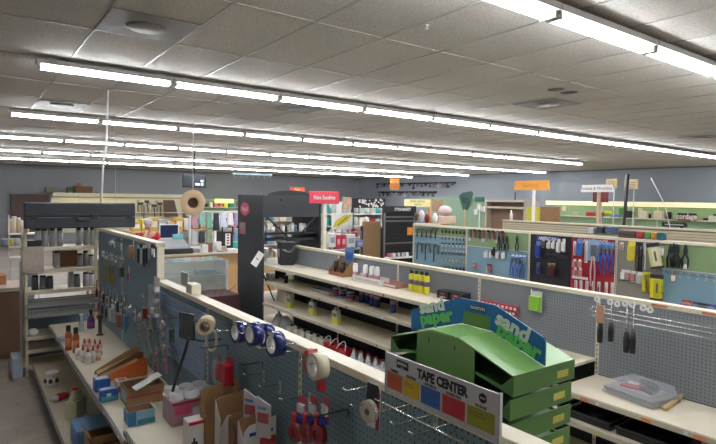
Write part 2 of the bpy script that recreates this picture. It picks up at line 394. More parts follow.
for a, b in zip(Y2[:3], Y2[1:3]):
    shelf(g2, 3.5, X2-.005, a+.004, b-.004, .725, .03); price(g2, 3.494, a, b, .725, 2, 'c')
    shelf(g2, 3.5, X2-.002, a+.004, b-.004, .52); price(g2, 3.494, a, b, .52, 2, 'c')
for a, b in zip(Y2, Y2[1:]):
    MB().bb(3.42, X2, a+.003, b-.003, .125, .15).build('base_deck', CREAM_OLD, g2)
    MB().bb(3.47, 3.49, a, b, .001, .124).build('kick_plate', CHAR, g2)
    MB().bb(X2+.06, 4.55, a+.003, b-.003, .125, .15).build('base_deck', CREAM_OLD, g2)
    MB().bb(4.48, 4.5, a, b, .001, .124).build('kick_plate', CHAR, g2)
# --- third run: tool boards
X3 = 6.35
YB = [.95, 2.22, 2.91, 3.44, 4.04, 4.68, 5.85, 7.08]
g3 = T('gondola_shelving', 'tall gondola of coloured tool boards behind the grey pegboard run', 'shelving', (6.4, 4.5, 0))
ZB = 1.27   # split between upper and lower boards
def board(y0, y1, z0, z1, m, nm='tool_board'):
    return MB().bb(X3, X3+.05, y0+.003, y1-.003, z0, z1).build(nm, m, g3)
GP = pegmat('#86a070'); BP = pegmat('#7d9fae'); GRP = pegmat('#8c8a80'); KP = pegmat('#1a1d24', hole='050506'); RP = pegmat('#a3202e', hole='3a080c')
for y0, y1, up, lo, zz in ((5.85, 7.08, GP, BP, 1.49), (4.68, 5.85, GP, BP, 1.38), (4.04, 4.68, KP, None, 0), (3.44, 4.04, RP, None, 0), (2.91, 3.44, GRP, None, 0), (2.22, 2.91, GP, BP, 1.35), (.95, 2.22, GP, BP, 1.35)):
    if lo is None: board(y0, y1, .55, 1.63, up); 
    else: board(y0, y1, zz, 1.63, up); board(y0, y1, .55, zz-.002, lo); MB().bb(X3-.006, X3, y0, y1, zz-.008, zz+.006).build('seam_strip', LGREY, g3)
for y in (.95, 2.22, 3.44, 4.68, 5.85, 7.08):
    m = MB(); slot(m, X3-.0005, y, .5, 1.63, CREAM, BLACK); m.bb(X3, X3+.05, y-.002, y+.002, .001, 1.63, CREAM); m.build('upright', CREAM, g3)
MB(.004).bb(X3-.012, X3+.062, .95, 7.1, 1.63, 1.665).build('top_rail', CREAM, g3)
MB().bb(5.8, X3, .95, 7.1, .12, .15).bb(5.85, 5.87, .95, 7.1, .001, .12).bb(X3+.05, 6.9, .95, 7.1, .12, .15).bb(6.83, 6.85, .95, 7.1, .001, .12).build('base_deck', CREAM_OLD, g3)
shelf(g3, 5.87, X3-.002, .95, 7.08, .55)
# ------------------------------------------------------------------ things on the near blue run
HX = XF-.001
def hook_fn(L_, m, style=0):
    def fn(r):
        b = MB(); b.tube([(0, -.004, -.03), (0, -.004, 0), (0, -.02, .002), (0, -L_+.02, .004), (0, -L_, .018)], .0034, 6, m)
        if style == 1: b.bb(-.009, .009, -.003, 0, -.05, .012, LGREY)
        if style == 2:
            b.tube([(0, -.004, .035), (0, -.02, .037), (0, -L_, .04)], .0025, 6, m); b.bb(-.016, .016, -L_-.002, -L_, .02, .05, WHITE)
        return b.build('peg_hook', m)
    return fn
def hook(px, py, tip, label, m=None, style=0, X=None, group='peg hooks on the near blue pegboard'):
    X = HX if X is None else X; m = m or CHROME
    p = onX(px, py, X); q = onY(tip[0], tip[1], p.y); L_ = max(.08, min(.34, round((X-q.x)/.02)*.02))
    return inst(('hook', L_, m.name, style), hook_fn(L_, m, style), 'peg_hook', label, 'hook', p, group, -R90)
W_ = 'wire peg hook on the blue pegboard, '
for px, py, tip, lab, m, st in [
    (298, 343.4, (258, 345), 'holding a blue tape roll from above right', CHROME, 0), (297, 350.5, (270, 354), 'through the core of the lowest blue tape roll', CHROME, 0),
    (263, 362, (240, 364), 'black, below the blue tape rolls', DSTEEL, 0), (264, 373, (243, 377), 'first empty one right of the red boxes', CHROME, 1),
    (280, 384, (259, 386), 'second empty one right of the red boxes', CHROME, 1), (310, 395, (281, 401), 'carrying the red hand dispensers', CHROME, 1),
    (349, 409, (307, 418), 'empty, right of the red hand dispensers', DSTEEL, 0), (372, 386, (343, 388), 'behind the round sanding disc card', CHROME, 0),
    (384, 400, (352, 405), 'empty, left of the tape sign at mid height', CHROME, 0), (414, 404, (376, 414), 'empty, under the orange panel of the tape sign', CHROME, 0),
    (436, 414, (392, 424), 'empty, under the yellow panel of the tape sign', CHROME, 1), (455, 423, (411, 435), 'empty, under the blue panel of the tape sign', CHROME, 0),
    (243, 329, (216, 333), 'in the core of the first blue tape roll', CHROME, 0), (262, 331, (236, 335), 'in the core of the second blue tape roll', CHROME, 0),
    (322, 358, (300, 362), 'in the core of the clear packing tape', CHROME, 0), (213, 320, (192, 323), 'black, through the wide masking roll', DSTEEL, 0),
    (228, 345, (198, 351), 'black, below the wide masking roll', DSTEEL, 0), (178, 318, (164, 321), 'black, left of the black wire rack', DSTEEL, 0),
    (154, 296, (142, 298), 'holding the white chain hardware', CHROME, 0), (146, 322, (131, 325), 'holding the bagged brass hardware', CHROME, 0),
    (166, 328, (150, 331), 'holding the clear bagged hinge', CHROME, 0)]:
    hook(px, py, tip, W_+lab, m, st)
# blue tape rolls
TBLUE = mat('#1a2468', .18, 0, .12, 30, coat=.4)
def tape_roll(r):
    MB().ring((0, 0, 0), .04, .059, .05, 28, TBLUE, axis='Y').build('tape_winding', TBLUE, r)
    MB().ring((0, 0, 0), .036, .0415, .052, 28, WHITEG, axis='Y').build('core', WHITEG, r)
    MB().bb(-.028, .028, -.0256, -.0251, .042, .057, LGREY).build('wrapper_label', LBLUE, r)
for px, py, x, lab in [(239, 332, 1.2, 'roll of blue painter tape on a peg hook, first from the left'), (254, 334, 1.17, 'roll of blue painter tape on a peg hook, second from the left, facing out'),
                       (266, 334.5, 1.24, 'roll of blue painter tape on a peg hook, tucked behind its neighbours'), (275.5, 344, 1.17, 'roll of blue painter tape on a peg hook, lowest and rightmost of four')]:
    p = onX(px, py, x); inst('bluetape', tape_roll, 'tape_roll', lab, 'tape', p, 'blue painter tape rolls', -R90, rot=(0, 0.0, -R90+.04))
# clear packing tape in red dispenser
p = onX(318, 366, 1.19); t = T('tape_dispenser', 'red handled dispenser with clear packing tape in a plastic bag', 'tape dispenser', tuple(p))
X = Matrix.Translation(p) @ Matrix.Rotation(-R90-.05, 4, 'Z')
MB().ring((0, 0, 0), .04, .056, .052, 28, mat('#d8ceae', .25, 0, .05), axis='Y', X=X).build('tape_winding', mat('#d8ceae', .25, 0, .05), t)
MB().ring((0, 0, 0), .036, .0405, .054, 28, WHITEG, axis='Y', X=X).build('core', WHITEG, t)
MB(.003).prism([(-.085, -.035), (-.05, -.045), (-.035, .0), (-.05, .06), (-.075, .05), (-.1, .01)], .05, RED, X @ Matrix.Translation((0, -.025, 0))).build('cutter_frame', RED, t)
MB(.004).prism([(0.005, -.055), (.045, -.05), (.04, -.098), (.015, -.1)], .03, RED, X @ Matrix.Translation((0, -.015, 0))).build('handle', RED, t)
MB().box((-.035, 0, .065), (.1, .05, .012), RED, rot=(0, .25, 0)).build('guard', RED, t).matrix_local = Matrix.Translation(-p) @ X
b = MB(); b.ball((-.065, 0, .002), .052, 14, CLEAR, 1.15, X, .8, .7); b.build('plastic_wrap', CLEAR, t)
# wide masking roll, wire rack, paper loop
p = onX(206, 325, 1.18); X = Matrix.Translation(p) @ Matrix.Rotation(-.5, 4, 'Z')
t = T('tape_roll', 'wide tan masking tape roll with paper strip hanging from it', 'tape', tuple(p), 'masking tape')
MB().ring((0, 0, 0), .032, .052, .1, 28, mat('#bfae8c', .6, 0, .08), axis='Y', X=X).build('tape_winding', mat('#bfae8c', .6), t)
MB().ring((0, 0, 0), .026, .0322, .102, 24, CARDD, axis='Y', X=X).build('core', CARDD, t)
pts = [X @ Vector((.03+.03*math.sin(a), .02, -.1+.065*math.cos(a)-.0)) for a in [PI*2*k/16 for k in range(17)]]
b = MB()
for a, c in zip(pts, pts[1:]): b.tube([a, c], .009, 4, mat('#cdbf9f', .6), smooth=False)
b.build('paper_strip', mat('#cdbf9f', .6), t)
p = onX(187, 326, 1.08); t = T('wire_rack', 'small black wire sign rack beside the wide masking roll', 'rack', tuple(p))
b = MB(); zs = (-.075, .075); ys = (-.065, .065)
X = Matrix.Translation(p) @ Matrix.Rotation(.35, 4, 'Z')
c4 = [X @ Vector((0, y, z)) for y, z in ((ys[0], zs[0]), (ys[1], zs[0]), (ys[1], zs[1]), (ys[0], zs[1]), (ys[0], zs[0]))]
b.tube(c4, .006, 6); b.build('frame', BLACK, t)
b = MB()
for k in range(1, 8): y = -.065+.13*k/8; b.tube([X @ Vector((0, y, -.075)), X @ Vector((0, y, .075))], .0028, 5)
b.build('wire_grid', DGREY, t)
MB().add([X @ Vector(q) for q in ((.006, -.06, -.07), (.006, .06, -.07), (.006, .06, .07), (.006, -.06, .07), (.009, -.06, -.07), (.009, .06, -.07), (.009, .06, .07), (.009, -.06, .07))], [(0, 1, 2, 3), (7, 6, 5, 4), (0, 4, 5, 1), (1, 5, 6, 2), (2, 6, 7, 3), (3, 7, 4, 0)]).build('card', mat('#7a7672', .6, 0, .25, 30), t)
b = MB(); b.tube([p+Vector((0, 0, -.07)), p+Vector((.08, -.02, -.1)), p+Vector((.2, -.04, -.1))], .005, 6); b.build('arm', BLACK, t)
MB().tube([onX(189, 338, 1.0), onX(172.5, 391, .97)], .0085, 8).thing('rod', 'black metal rod leaning from the wrapped rolls up to the wire rack', 'rod', BLACK)
# hanging packs
def hangcard(w, h, body, top=None, lump=.018, shape='bag'):
    def fn(r):
        MB().prism([(-w/2, -h), (w/2, -h), (w/2, -.006), (w/2-.006, 0), (-w/2+.006, 0), (-w/2, -.006)], .0015).build('backing_card', top or WHITE, r)
        b = MB()
        if shape == 'bag': b.ball((0, -.004, -h*.6), w*.46, 10, body, h*.36/(w*.46), None, 1, lump/(w*.46)+.15)
        elif shape == 'box': b.bb(-w*.42, w*.42, -lump*2, 0, -h*.92, -h*.25, body)
        elif shape == 'tool':
            b.bb(-w*.14, w*.14, -lump, 0, -h*.95, -h*.45, body); b.tube([(0, -lump*.5, -h*.45), (0, -lump*.5, -h*.12)], w*.08, 6, STEEL)
        elif shape == 'pieces':
            for k in range(13): b.box((random.uniform(-w*.34, w*.34), -lump*.6, random.uniform(-h*.92, -h*.2)), (w*.26, lump, h*.13), random.choice([body, CHROME, body, STEEL]), rot=(0, random.uniform(-1, 1), 0))
        b.build('contents', body, r)
        if shape == 'pieces' or shape == 'bag': MB().bb(-w*.45, w*.45, -lump*1.6, -.0016, -h*.97, -h*.2).build('clear_cover', CLEAR, r)
    return fn
_hc = [0]
def pack(px, py, w, h, body, top, label, cat='packet', shape='bag', X=None, off=.06, group='packets hanging on the near blue pegboard', name='hanging_packet', lump=.018, rz=None):
    p = onX(px, py, (XF if X is None else X)-off)
    return inst(('pk', w, h, body.name, (top or WHITE).name, shape), hangcard(w, h, body, top, lump, shape), name, label, cat, p, group, -R90+random.uniform(-.2, .2) if rz is None else rz)
BRASS = mat('#8d7b4d', .35, .7, .1); OLIVE = mat('#7b7a4a', .6, 0, .15)
pack(157, 277, .15, .32, WHITEG, WHITE, 'tangle of white and chrome chain hardware hanging by the low board end', 'hardware', 'pieces', lump=.03)
pack(147, 304, .07, .13, mat('#8e3b2d', .5), mat('#a8614c', .6), 'rust red packet hanging left of the white chain hardware', shape='box')
pack(140, 321, .13, .26, OLIVE, mat('#9a927f', .6), 'clear bag of brass fittings, left one of the two beside the slat panel', shape='pieces')
pack(151, 323, .13, .26, BRASS, mat('#a59c86', .6), 'clear bag of brass fittings, right one of the two beside the slat panel', shape='pieces')
pack(164, 314, .09, .3, mat('#cfc7b2', .5), mat('#8b7d63', .6), 'narrow clear bagged hinge hanging left of the wire rack', shape='pieces')
pack(174, 324, .035, .14, mat('#49675c', .5), mat('#5d7569', .5), 'thin dark green packet between the hinge bag and the wire rack', shape='box')
pack(157, 347, .12, .2, mat('#a6515a', .4), mat('#b89a96', .5), 'red packet low on the board, left of the bagged rolls', shape='pieces')
pack(166, 346, .12, .2, mat('#9e4450', .4), mat('#c7b3b0', .5), 'red packet low on the board, just above the bagged rolls', shape='pieces')
# red boxes hanging (225,368)
pack(219, 355, .09, .17, RED, DRED, 'red glossy packet on a hook left of the open cartons', shape='bag')
pack(230, 357, .1, .16, mat('#b8242f', .25), RED, 'red box on a hook above the open cartons', shape='box', lump=.025)
# red hand dispensers
def red_disp(r):
    MB().prism([(-.03, -.11), (.03, -.11), (.032, -.01), (.02, 0), (-.02, 0), (-.032, -.01)], .002).build('backing_card', mat('#b94350', .4), r)
    MB().ring((0, -.03, -.155), .022, .042, .04, 20, DRED, axis='Y').build('tape_winding', DRED, r)
    MB(.003).prism([(-.035, -.14), (-.01, -.2), (.012, -.19), (-.01, -.08), (-.03, -.07)], .02, RED, Matrix.Translation((0, -.04, 0))).build('handle', RED, r)
    MB().bb(-.025, .025, -.012, 0, -.075, -.035, WHITE).build('label', mat('#d9b9bb', .4), r)
    MB().bb(-.026, .026, -.03, -.002, -.108, -.09, BLUE).build('stripe', BLUE, r)
for i, (px, py) in enumerate([(302.5, 396), (314, 396), (326, 397)]):
    inst('reddisp', red_disp, 'tape_dispenser', 'red hand tape dispenser on a card, %s of three under the packing tape' % ('left', 'middle', 'right')[i], 'tape dispenser', onX(px, py, 1.22), 'red hand dispensers', -R90+.15*(1-i))
# round card
p = onX(373, 383, 1.23); t = T('sanding_disc_pack', 'black and white carded round tape reel with a red edge', 'packet', tuple(p), None)
X = Matrix.Translation(p) @ Matrix.Rotation(-R90+.1, 4, 'Z')
MB().prism([(-.03, -.17), (.036, -.17), (.04, -.02), (.03, 0), (-.03, 0), (-.036, -.02)], .003, WHITE, X).build('backing_card', mat('#c9c4bd', .5), t)
MB().prism([(-.034, -.08), (.034, -.08), (.036, -.02), (.028, -.004), (-.03, -.004)], .002, BLACK, X @ Matrix.Translation((0, -.0022, 0))).build('header_print', BLACK, t)
MB().prism([(.02, -.17), (.037, -.17), (.04, -.03), (.03, -.03)], .004, DRED, X @ Matrix.Translation((0, -.005, 0))).build('side_print', DRED, t)
MB().ring((-.004, -.014, -.105), .012, .042, .02, 26, mat('#c4bfae', .4), axis='Y', X=X).build('reel', mat('#c4bfae', .4), t)
MB().ring((-.004, -.014, -.105), .005, .0125, .024, 16, DGREY, axis='Y', X=X).build('core', DGREY, t)
MB().bb(-.028, .02, -.0045, -.0025, -.03, -.02, WHITE).build('white_print', WHITE, t).matrix_local = Matrix.Translation(-p) @ X
MB().bb(-.028, .0, -.0045, -.0025, -.046, -.04, WHITE).build('white_print', WHITE, t).matrix_local = Matrix.Translation(-p) @ X
# ---- tall part: tools on the board
TX = XF-.002
def small_tool(hc, hl, sl, sm_, w=.012, kind='driver'):
    def fn(r):
        if kind == 'driver':
            MB().lathe([(w*.5, -sl-hl), (w*.62, -sl-hl*.7), (w*.5, -sl-hl*.3), (w*.35, -sl)], (0, -.03, 0), 8, hc).build('handle', hc, r)
            MB().tube([(0, -.03, -sl), (0, -.03, 0)], w*.22, 6).build('shaft', sm_, r)
        elif kind == 'brush':
            MB(.002).bb(-w, w, -.03, -.012, -hl, 0, hc).build('handle', hc, r)
            MB().box((0, -.02, -hl-sl/2), (w*3.2, .03, sl), sm_, taper=.7).build('bristles', sm_, r)
        elif kind == 'stick':
            MB().bb(-w/2, w/2, -.03, -.018, -hl, 0, hc).build('body', hc, r)
            MB().bb(-w*.55, w*.55, -.032, -.016, -.03, 0).build('tip', sm_, r)
        elif kind == 'pliers':
            for s in (-1, 1):
                MB().tube([(s*.004, -.03, -sl), (s*w*1.3, -.03, -sl-hl*.4), (s*w*.9, -.03, -sl-hl)], w*.42, 6, hc).build('handle', hc, r)
            MB().prism([(-w*.9, -sl), (w*.9, -sl), (w*.8, -sl*.5), (w*.25, 0), (-w*.25, 0), (-w*.8, -sl*.5)], .012, sm_, Matrix.Translation((0, -.036, 0))).build('jaw', sm_, r)
        elif kind == 'hammer':
            MB().tube([(0, -.03, -hl), (0, -.03, -.01)], w*.5, 8, hc).build('handle', hc, r)
            MB(.002).bb(-w*2.6, w*2.2, -.045, -.015, -.03, .0, sm_).build('head', sm_, r)
        elif kind == 'wrench':
            MB().prism([(-w*.35, -hl), (w*.35, -hl), (w*.4, -sl), (w, -sl*.5), (w*.7, 0), (w*.2, -sl*.35), (-w*.2, -sl*.35), (-w*.7, 0), (-w, -sl*.5), (-w*.4, -sl)], .008, sm_, Matrix.Translation((0, -.03, 0))).build('shank', sm_, r)
            MB().bb(-w*.5, w*.5, -.034, -.018, -hl, -hl*.45, hc).build('grip', hc, r)
    return fn
def tool(px, py, kind, hc, sm_, hl, sl, w, name, label, cat='tool', X=None, group=None, off=0.0):
    p = onX(px, py, (TX if X is None else X)-off)
    return inst(('tl', kind, hc.name, sm_.name, hl, sl, w), small_tool(hc, hl, sl, sm_, w, kind), name, label, cat, p, group, -R90)
GT = 'hand tools on the tall blue pegboard'
for i, (px, py) in enumerate([(108, 264), (111.5, 265), (115, 266)]):
    tool(px, py, 'brush', OLIVE, mat('#9a8c5e', .8), .07, .12, .016, 'utility_brush', 'khaki bristled brush, %s of three hanging together' % ('left', 'middle', 'right')[i], 'brush', group=GT)
pack(112, 239, .07, .07, LGREY, STEEL, 'small round silver packet near the top of the tall blue board', shape='bag', X=TX, group=GT)
pack(123, 263, .07, .14, mat('#4a6e4f', .5), mat('#93564f', .5), 'green packet with red header beside the khaki brushes', shape='box', X=TX, group=GT)
pack(129, 266, .05, .15, mat('#9d4650', .5), WHITE, 'red and white packet right of the green one', shape='tool', X=TX, group=GT)
pack(133.5, 241, .09, .17, mat('#b0713a', .45), WHITE, 'orange pouch hanging high on the tall blue board', shape='box', X=TX, group=GT)
for i, (px, py, c) in enumerate([(117, 238.5, WHITE), (121, 239, LGREY), (124, 240, WHITE)]):
    tool(px, py, 'stick', c, DGREY, .1, .03, .02, 'marker_pen', 'pale marker left of the orange pouch, %s of three' % NTH[i], 'marker', group=GT)
for i, (px, py, c, h) in enumerate([(141, 245, BLACK, .16), (144, 244, WHITE, .18), (146.5, 245, NAVY, .19), (149, 244.5, BLACK, .17), (152, 245, LGREY, .12), (155, 244, WHITE, .09), (157, 245, WHITE, .1)]):
    tool(px, py, 'stick', c, WHITE if c != WHITE else NAVY, h, .03, .02, 'putty_knife', '%s of seven slim tools near the end of the tall board' % NTH[i], 'tool', group=GT)
for i in range(9):
    px = 99.5+3.6*i; py = 279+2.1*i+random.uniform(-1, 1)
    tool(px, py, 'driver', (CHAR, DRED, BLACK, NAVY)[i % 4], (CHROME, STEEL)[i % 2], .1, .11, .026, 'screwdriver', '%s screwdriver along the middle row of the tall board' % NTH[i], 'screwdriver', group=GT)
for i in range(8):
    px = 101+4*i; py = 297+2.4*i+random.uniform(-1, 1)
    tool(px, py, 'pliers', (DRED, NAVY, CHAR, TEAL)[i % 4], STEEL, .1, .07, .014, 'pliers', '%s pliers along the bottom row of the tall board' % NTH[i], 'pliers', group=GT)
for i, (px, py, c, tt) in enumerate([(121, 309, mat('#b06a6a', .5), WHITE), (128, 310, mat('#4d7ba8', .5), LBLUE), (113, 304, LGREY, WHITE)]):
    pack(px, py, .08, .19, c, tt, ('red and white', 'blue', 'grey')[i]+' blister card low on the tall blue board', shape='box', X=TX, group=GT)
for i in range(12):
    px = 103+4.6*i; py = 291+2.2*i+(i % 3)*2
    if px > 150: break
    pack(px, py, .06, .12, (LGREY, mat('#b9a9a0', .4), CHROME, mat('#8a9aa6', .4))[i % 4], WHITE, '%s small clear packet between the tool rows of the tall blue board' % NTH[i], shape='pieces', X=TX, off=.03, group=GT)
for i in range(7):
    pack(104+3.2*i, 250+1.2*i, .045, .1, (LGREY, WHITE, mat('#a59a8a', .4))[i % 3], LGREY, '%s pale packet under the top edge of the tall blue board' % NTH[i], shape='pieces', X=TX, off=.03, group=GT)
# ---- mid shelf goods
ZM, ZN, ZD = .582, .652, .152
def bottle_fn(prof, body, cap, band=None, n=14):
    """prof: (r,z) list of body; cap profile appended"""
    def fn(r):
        bo = MB().lathe(prof[0], (0, 0, 0), n).build('body', body, r)
        MB().lathe(prof[1], (0, 0, 0), n).build('cap', cap, r)
        if band: MB().lathe([(band[0], band[1]), (band[0], band[2])], (0, 0, 0), n).build('label', band[3], bo)
    return fn
def onshelf(px, py, z): q = onZ(px, py, z); q.x = min(q.x, 1.235); return q
SPR = ([(.028, 0), (.03, .01), (.03, .15), (.018, .185)], [(.019, .185), (.021, .187), (.021, .235), (.015, .24)])
for i, (px, py) in enumerate([(68.5, 350), (76, 352.5)]):
    inst('orangebottle', bottle_fn(SPR, mat('#b3552a', .35), BLACK, (.0304, .04, .12, mat('#d4824a', .4))), 'spray_bottle', 'orange bottle with a black cap on the middle shelf, %s of the pair' % ('left', 'right')[i], 'bottle', onshelf(px, py, ZM), 'orange bottles')
inst('clearbottle', bottle_fn(([(.024, 0), (.026, .01), (.026, .1), (.01, .13)], [(.011, .13), (.011, .17), (.022, .18), (.02, .19)]), mat('#b9c6d2', .2, alpha=.6), WHITE), 'spray_bottle', 'clear bottle with a white trigger top behind the orange bottles', 'bottle', onshelf(81.5, 331, ZM), 'bottles on the middle shelf')
inst('purplebottle', bottle_fn(([(.04, 0), (.042, .01), (.042, .09), (.015, .15)], [(.016, .15), (.016, .19), (.024, .2), (.015, .21)]), PURPLE, BLACK, (.0424, .03, .07, mat('#9a3a6d', .4))), 'spray_bottle', 'purple bottle with black top at the back of the middle shelf', 'bottle', onshelf(91, 328, ZM), 'bottles on the middle shelf')
inst('brownbottle', bottle_fn(([(.04, 0), (.02, .02), (.018, .16), (.024, .18)], [(.03, .18), (.034, .19), (.034, .215), (.02, .22)]), mat('#4a3327', .4), mat('#6b4a35', .4)), 'lamp_stand', 'brown turned stand at the far end of the middle shelf', 'stand', onshelf(100, 335, ZM))
inst('paperpack', lambda r: MB(.003).box((0, 0, .02), (.08, .15, .03), mat('#aeb0c4', .4, 0, .2, 20), rz=.5).build('packet', LGREY), 'soft_pack', 'crumpled pale packet left of the orange bottles', 'packet', onshelf(64, 341, ZM))
GLUE = ([(.021, 0), (.023, .008), (.023, .085), (.009, .105)], [(.011, .105), (.011, .112), (.006, .14), (.003, .15)])
gl = [(78, 359), (83, 361.5), (88, 363.5), (93, 362), (84.5, 354), (89.5, 354), (95, 354.5), (100, 355), (98, 360)]
for i, (px, py) in enumerate(gl):
    wt = i < 4
    inst('glue%d' % wt, bottle_fn(GLUE, WHITEG if wt else mat('#d9a58e', .35), mat('#c03a2c', .35), (.0234, .03, .07, mat('#e3d9c9', .4))), 'glue_bottle',
         ('white' if wt else 'pale orange')+' glue bottle with red nozzle, %s in the %s row' % (NTH[i if wt else i-4], 'front' if wt else 'rear'), 'glue bottle', onshelf(px, py, ZM), 'glue bottles with red nozzles')
def carton(name, label, corner, w, d, h, m, lid=None, yaw=0.0, open_=True, prints=(), cat='box', group=None, inner=None, flaps=0):
    """box with its (-x,-y) bottom corner at corner; prints=(face, u0,u1,v0,v1,material)"""
    r = T(name, label, cat, tuple(corner), group, yaw); ORG[r] = Vector((0, 0, 0)); t = .004
    b = MB()
    if open_:
        b.bb(0, w, 0, d, .001, .005, m).bb(0, w, 0, t, .005, h, m).bb(0, w, d-t, d, .005, h, m).bb(0, t, t, d-t, .005, h, m).bb(w-t, w, t, d-t, .005, h, m)
        o = b.build('carton_body', m, r)
        b = MB(); b.bb(t, w-t, t, t+.0012, .005, h-.0005).bb(t, w-t, d-t-.0012, d-t, .005, h-.0005).bb(t, t+.0012, t, d-t, .005, h-.0005).bb(w-t-.0012, w-t, t, d-t, .005, h-.0005).bb(t, w-t, t, d-t, .005, .0065)
        b.build('lining', inner or CARDD, r)
    else:
        o = MB(.0015).bb(0, w, 0, d, .001, h).build('carton_body', m, r)
    for f, u0, u1, v0, v1, mm in prints:
        e = .0012
        if f == 'y': MB().bb(w*u0, w*u1, -e, -.0001, h*v0, h*v1).build('printed_panel', mm, o)
        elif f == 'x': MB().bb(-e, -.0001, d*u0, d*u1, h*v0, h*v1).build('printed_panel', mm, o)
        elif f == 't': MB().bb(w*u0, w*u1, d*v0, d*v1, h+.0001, h+e).build('printed_panel', mm, o)
    for k in range(flaps):
        a = (.5, -.6, .35, -.4)[k]
        if k % 2 == 0: MB().box((w/2, -.0 if k == 0 else d, h+.04), (w*.96, .003, .085), None, rot=(a, 0, 0)).build('flap', lid or m, r)
        else: MB().box((0 if k == 1 else w, d/2, h+.04), (.003, d*.96, .085), None, rot=(0, a, 0)).build('flap', lid or m, r)
    return r
# orange display carton with sloping compartments
c = onZ(97, 384, ZM); c.x = .86; t = T('display_carton', 'orange sided carton tray with sloping brown compartments', 'box', tuple(c))
for k in range(3):
    hh = .15+.02*k
    MB().prism([(0, .003), (.36, .003), (.36, hh), (.3, hh), (.0, .035)], .004, None, Matrix.Translation(c+Vector((0, .12*k, 0)))).build('side_panel', (ORANGE, CARDD, CARD)[k], t)
    if k < 2: MB().add([c+Vector(q) for q in ((.01, .12*k+.005, .03), (.01, .12*k+.119, .03), (.3, .12*k+.119, .125), (.3, .12*k+.005, .125), (.01, .12*k+.005, .026), (.01, .12*k+.119, .026), (.3, .12*k+.119, .121), (.3, .12*k+.005, .121))], [(0, 1, 2, 3), (7, 6, 5, 4), (0, 4, 5, 1), (1, 5, 6, 2), (2, 6, 7, 3), (3, 7, 4, 0)]).build('compartment_floor', CARDL if k else CARD, t)
BX1 = mat('#2b59a0', .4, 0, .12, 25); BX2 = mat('#7fb0c9', .4, 0, .15, 25)
carton('small_box', 'blue retail box standing in front on the middle shelf', onZ(100.5, 403, ZM), .12, .07, .085, BX1, open_=False, prints=(('y', .05, .95, .08, .45, mat('#53a5b8', .4)), ('y', .35, .6, .3, .7, WHITE), ('t', .1, .9, .2, .8, mat('#8fa6c6', .4))), group='blue retail boxes')
carton('small_box', 'blue retail box behind and left of the front blue box', onZ(95, 393, ZM), .11, .09, .095, BX1, open_=False, prints=(('x', .1, .9, .1, .9, mat('#4a76b5', .4)), ('t', .1, .9, .1, .9, mat('#b9c7dc', .4))), group='blue retail boxes')
carton('small_box', 'red and white box right of the blue retail boxes', onZ(117, 394, ZM), .085, .09, .09, mat('#c9c4c0', .4), open_=False, prints=(('y', .1, .9, .1, .6, mat('#b04a55', .4)), ('t', .2, .8, .2, .8, RED)))
carton('open_carton', 'open blue carton with teal stripe beside the shelf edge', onZ(128, 427, ZM), .17, .12, .09, mat('#8fb5c9', .5, 0, .2, 20), prints=(('y', .0, .3, 0, 1, mat('#3f79a8', .5)), ('y', .35, 1, 0, .35, mat('#2c8a90', .5)), ('x', .1, .9, .1, .9, mat('#4f88b3', .5))), inner=CARD)
carton('open_carton', 'open brown carton with red band and a white sheet across its top', onZ(127, 408, ZM), .26, .2, .13, CARD, prints=(('y', 0, 1, .45, .6, mat('#b5524a', .5)), ('x', .1, .9, .2, .8, mat('#9fb3b8', .5))), inner=CARDD)
p = onZ(147, 384, ZM+.15); p.z += .02; MB().box(tuple(p), (.2, .07, .004), WHITE, rot=(0.12, -.35, .15)).thing('paper_sheet', 'white sheet lying across the open brown carton', 'paper', WHITE)
# base shelf goods
r = inst('cup', lambda r: (MB().lathe([(.05, 0), (.052, .005), (.062, .13), (.066, .132), (.064, .138), (.058, .13), (.046, .01)], (0, 0, 0), 20, WHITE).build('tub_wall', WHITEG, r), MB().lathe([(.0562, .02), (.0595, .085)], (0, 0, 0), 20, mat('#e6e4df', .4)).build('label_band', mat('#d9d3c6', .4), r), [MB().ball((.057*math.cos(a), .057*math.sin(a), .055), .02, 10, mat('#6b3a2a', .5), 1.2, None, 1, 1).build('label_spot', mat('#6b3a2a', .5), r) for a in (-2.9, -1.9, -.9)], None)[-1], 'plastic_tub', 'white tub with brown spots on the base shelf', 'tub', onZ(52, 385, ZD))
p = onZ(60, 400, ZD); t = T('foil_pouch', 'red and silver pouch lying on the base shelf beside the jug', 'pouch', tuple(p))
X = Matrix.Translation(p) @ Matrix.Rotation(.55, 4, 'Z')
MB().ball((0, 0, .032), .07, 12, None, .45, X, 1.4, .8).build('pouch_body', RED, t); MB().ball((-.06, 0, .036), .045, 12, None, .7, X, 1, 1.1).build('silver_end', mat('#c9c6c4', .3, .3), t)
def jug_fn(body, cap, h=.26, w=.08):
    def fn(r):
        MB(.006).box((0, 0, h*.3), (w*2, w*1.3, h*.6), body).build('body', body, r)
        MB().lathe([(w*.7, h*.58), (w*.55, h*.72), (w*.3, h*.88), (w*.25, h*.92)], (-w*.2, 0, 0), 12, sy=.8).build('shoulder', body, r)
        MB().tube([(w*.2, 0, h*.84), (w*.75, 0, h*.8), (w*.85, 0, h*.55), (w*.8, 0, h*.4)], w*.16, 8).build('handle', body, r)
        MB().lathe([(w*.3, h*.92), (w*.32, h*.93), (w*.3, h*.995), (w*.1, h)], (-w*.2, 0, 0), 12).build('cap', cap, r)
    return fn
inst('creamjug', jug_fn(mat('#d3cba8', .4, 0, .04), mat('#c8543c', .4)), 'jug', 'cream plastic jug with red cap on the base shelf', 'jug', onZ(76, 416, ZD), None, .9)
carton('carton_box', 'closed light blue carton on the base shelf near the front', onZ(77, 455, ZD), .3, .3, .17, mat('#6f9bc4', .5, 0, .15, 12), open_=False, prints=(('x', .1, .9, .2, .8, mat('#4a78ab', .5)),))
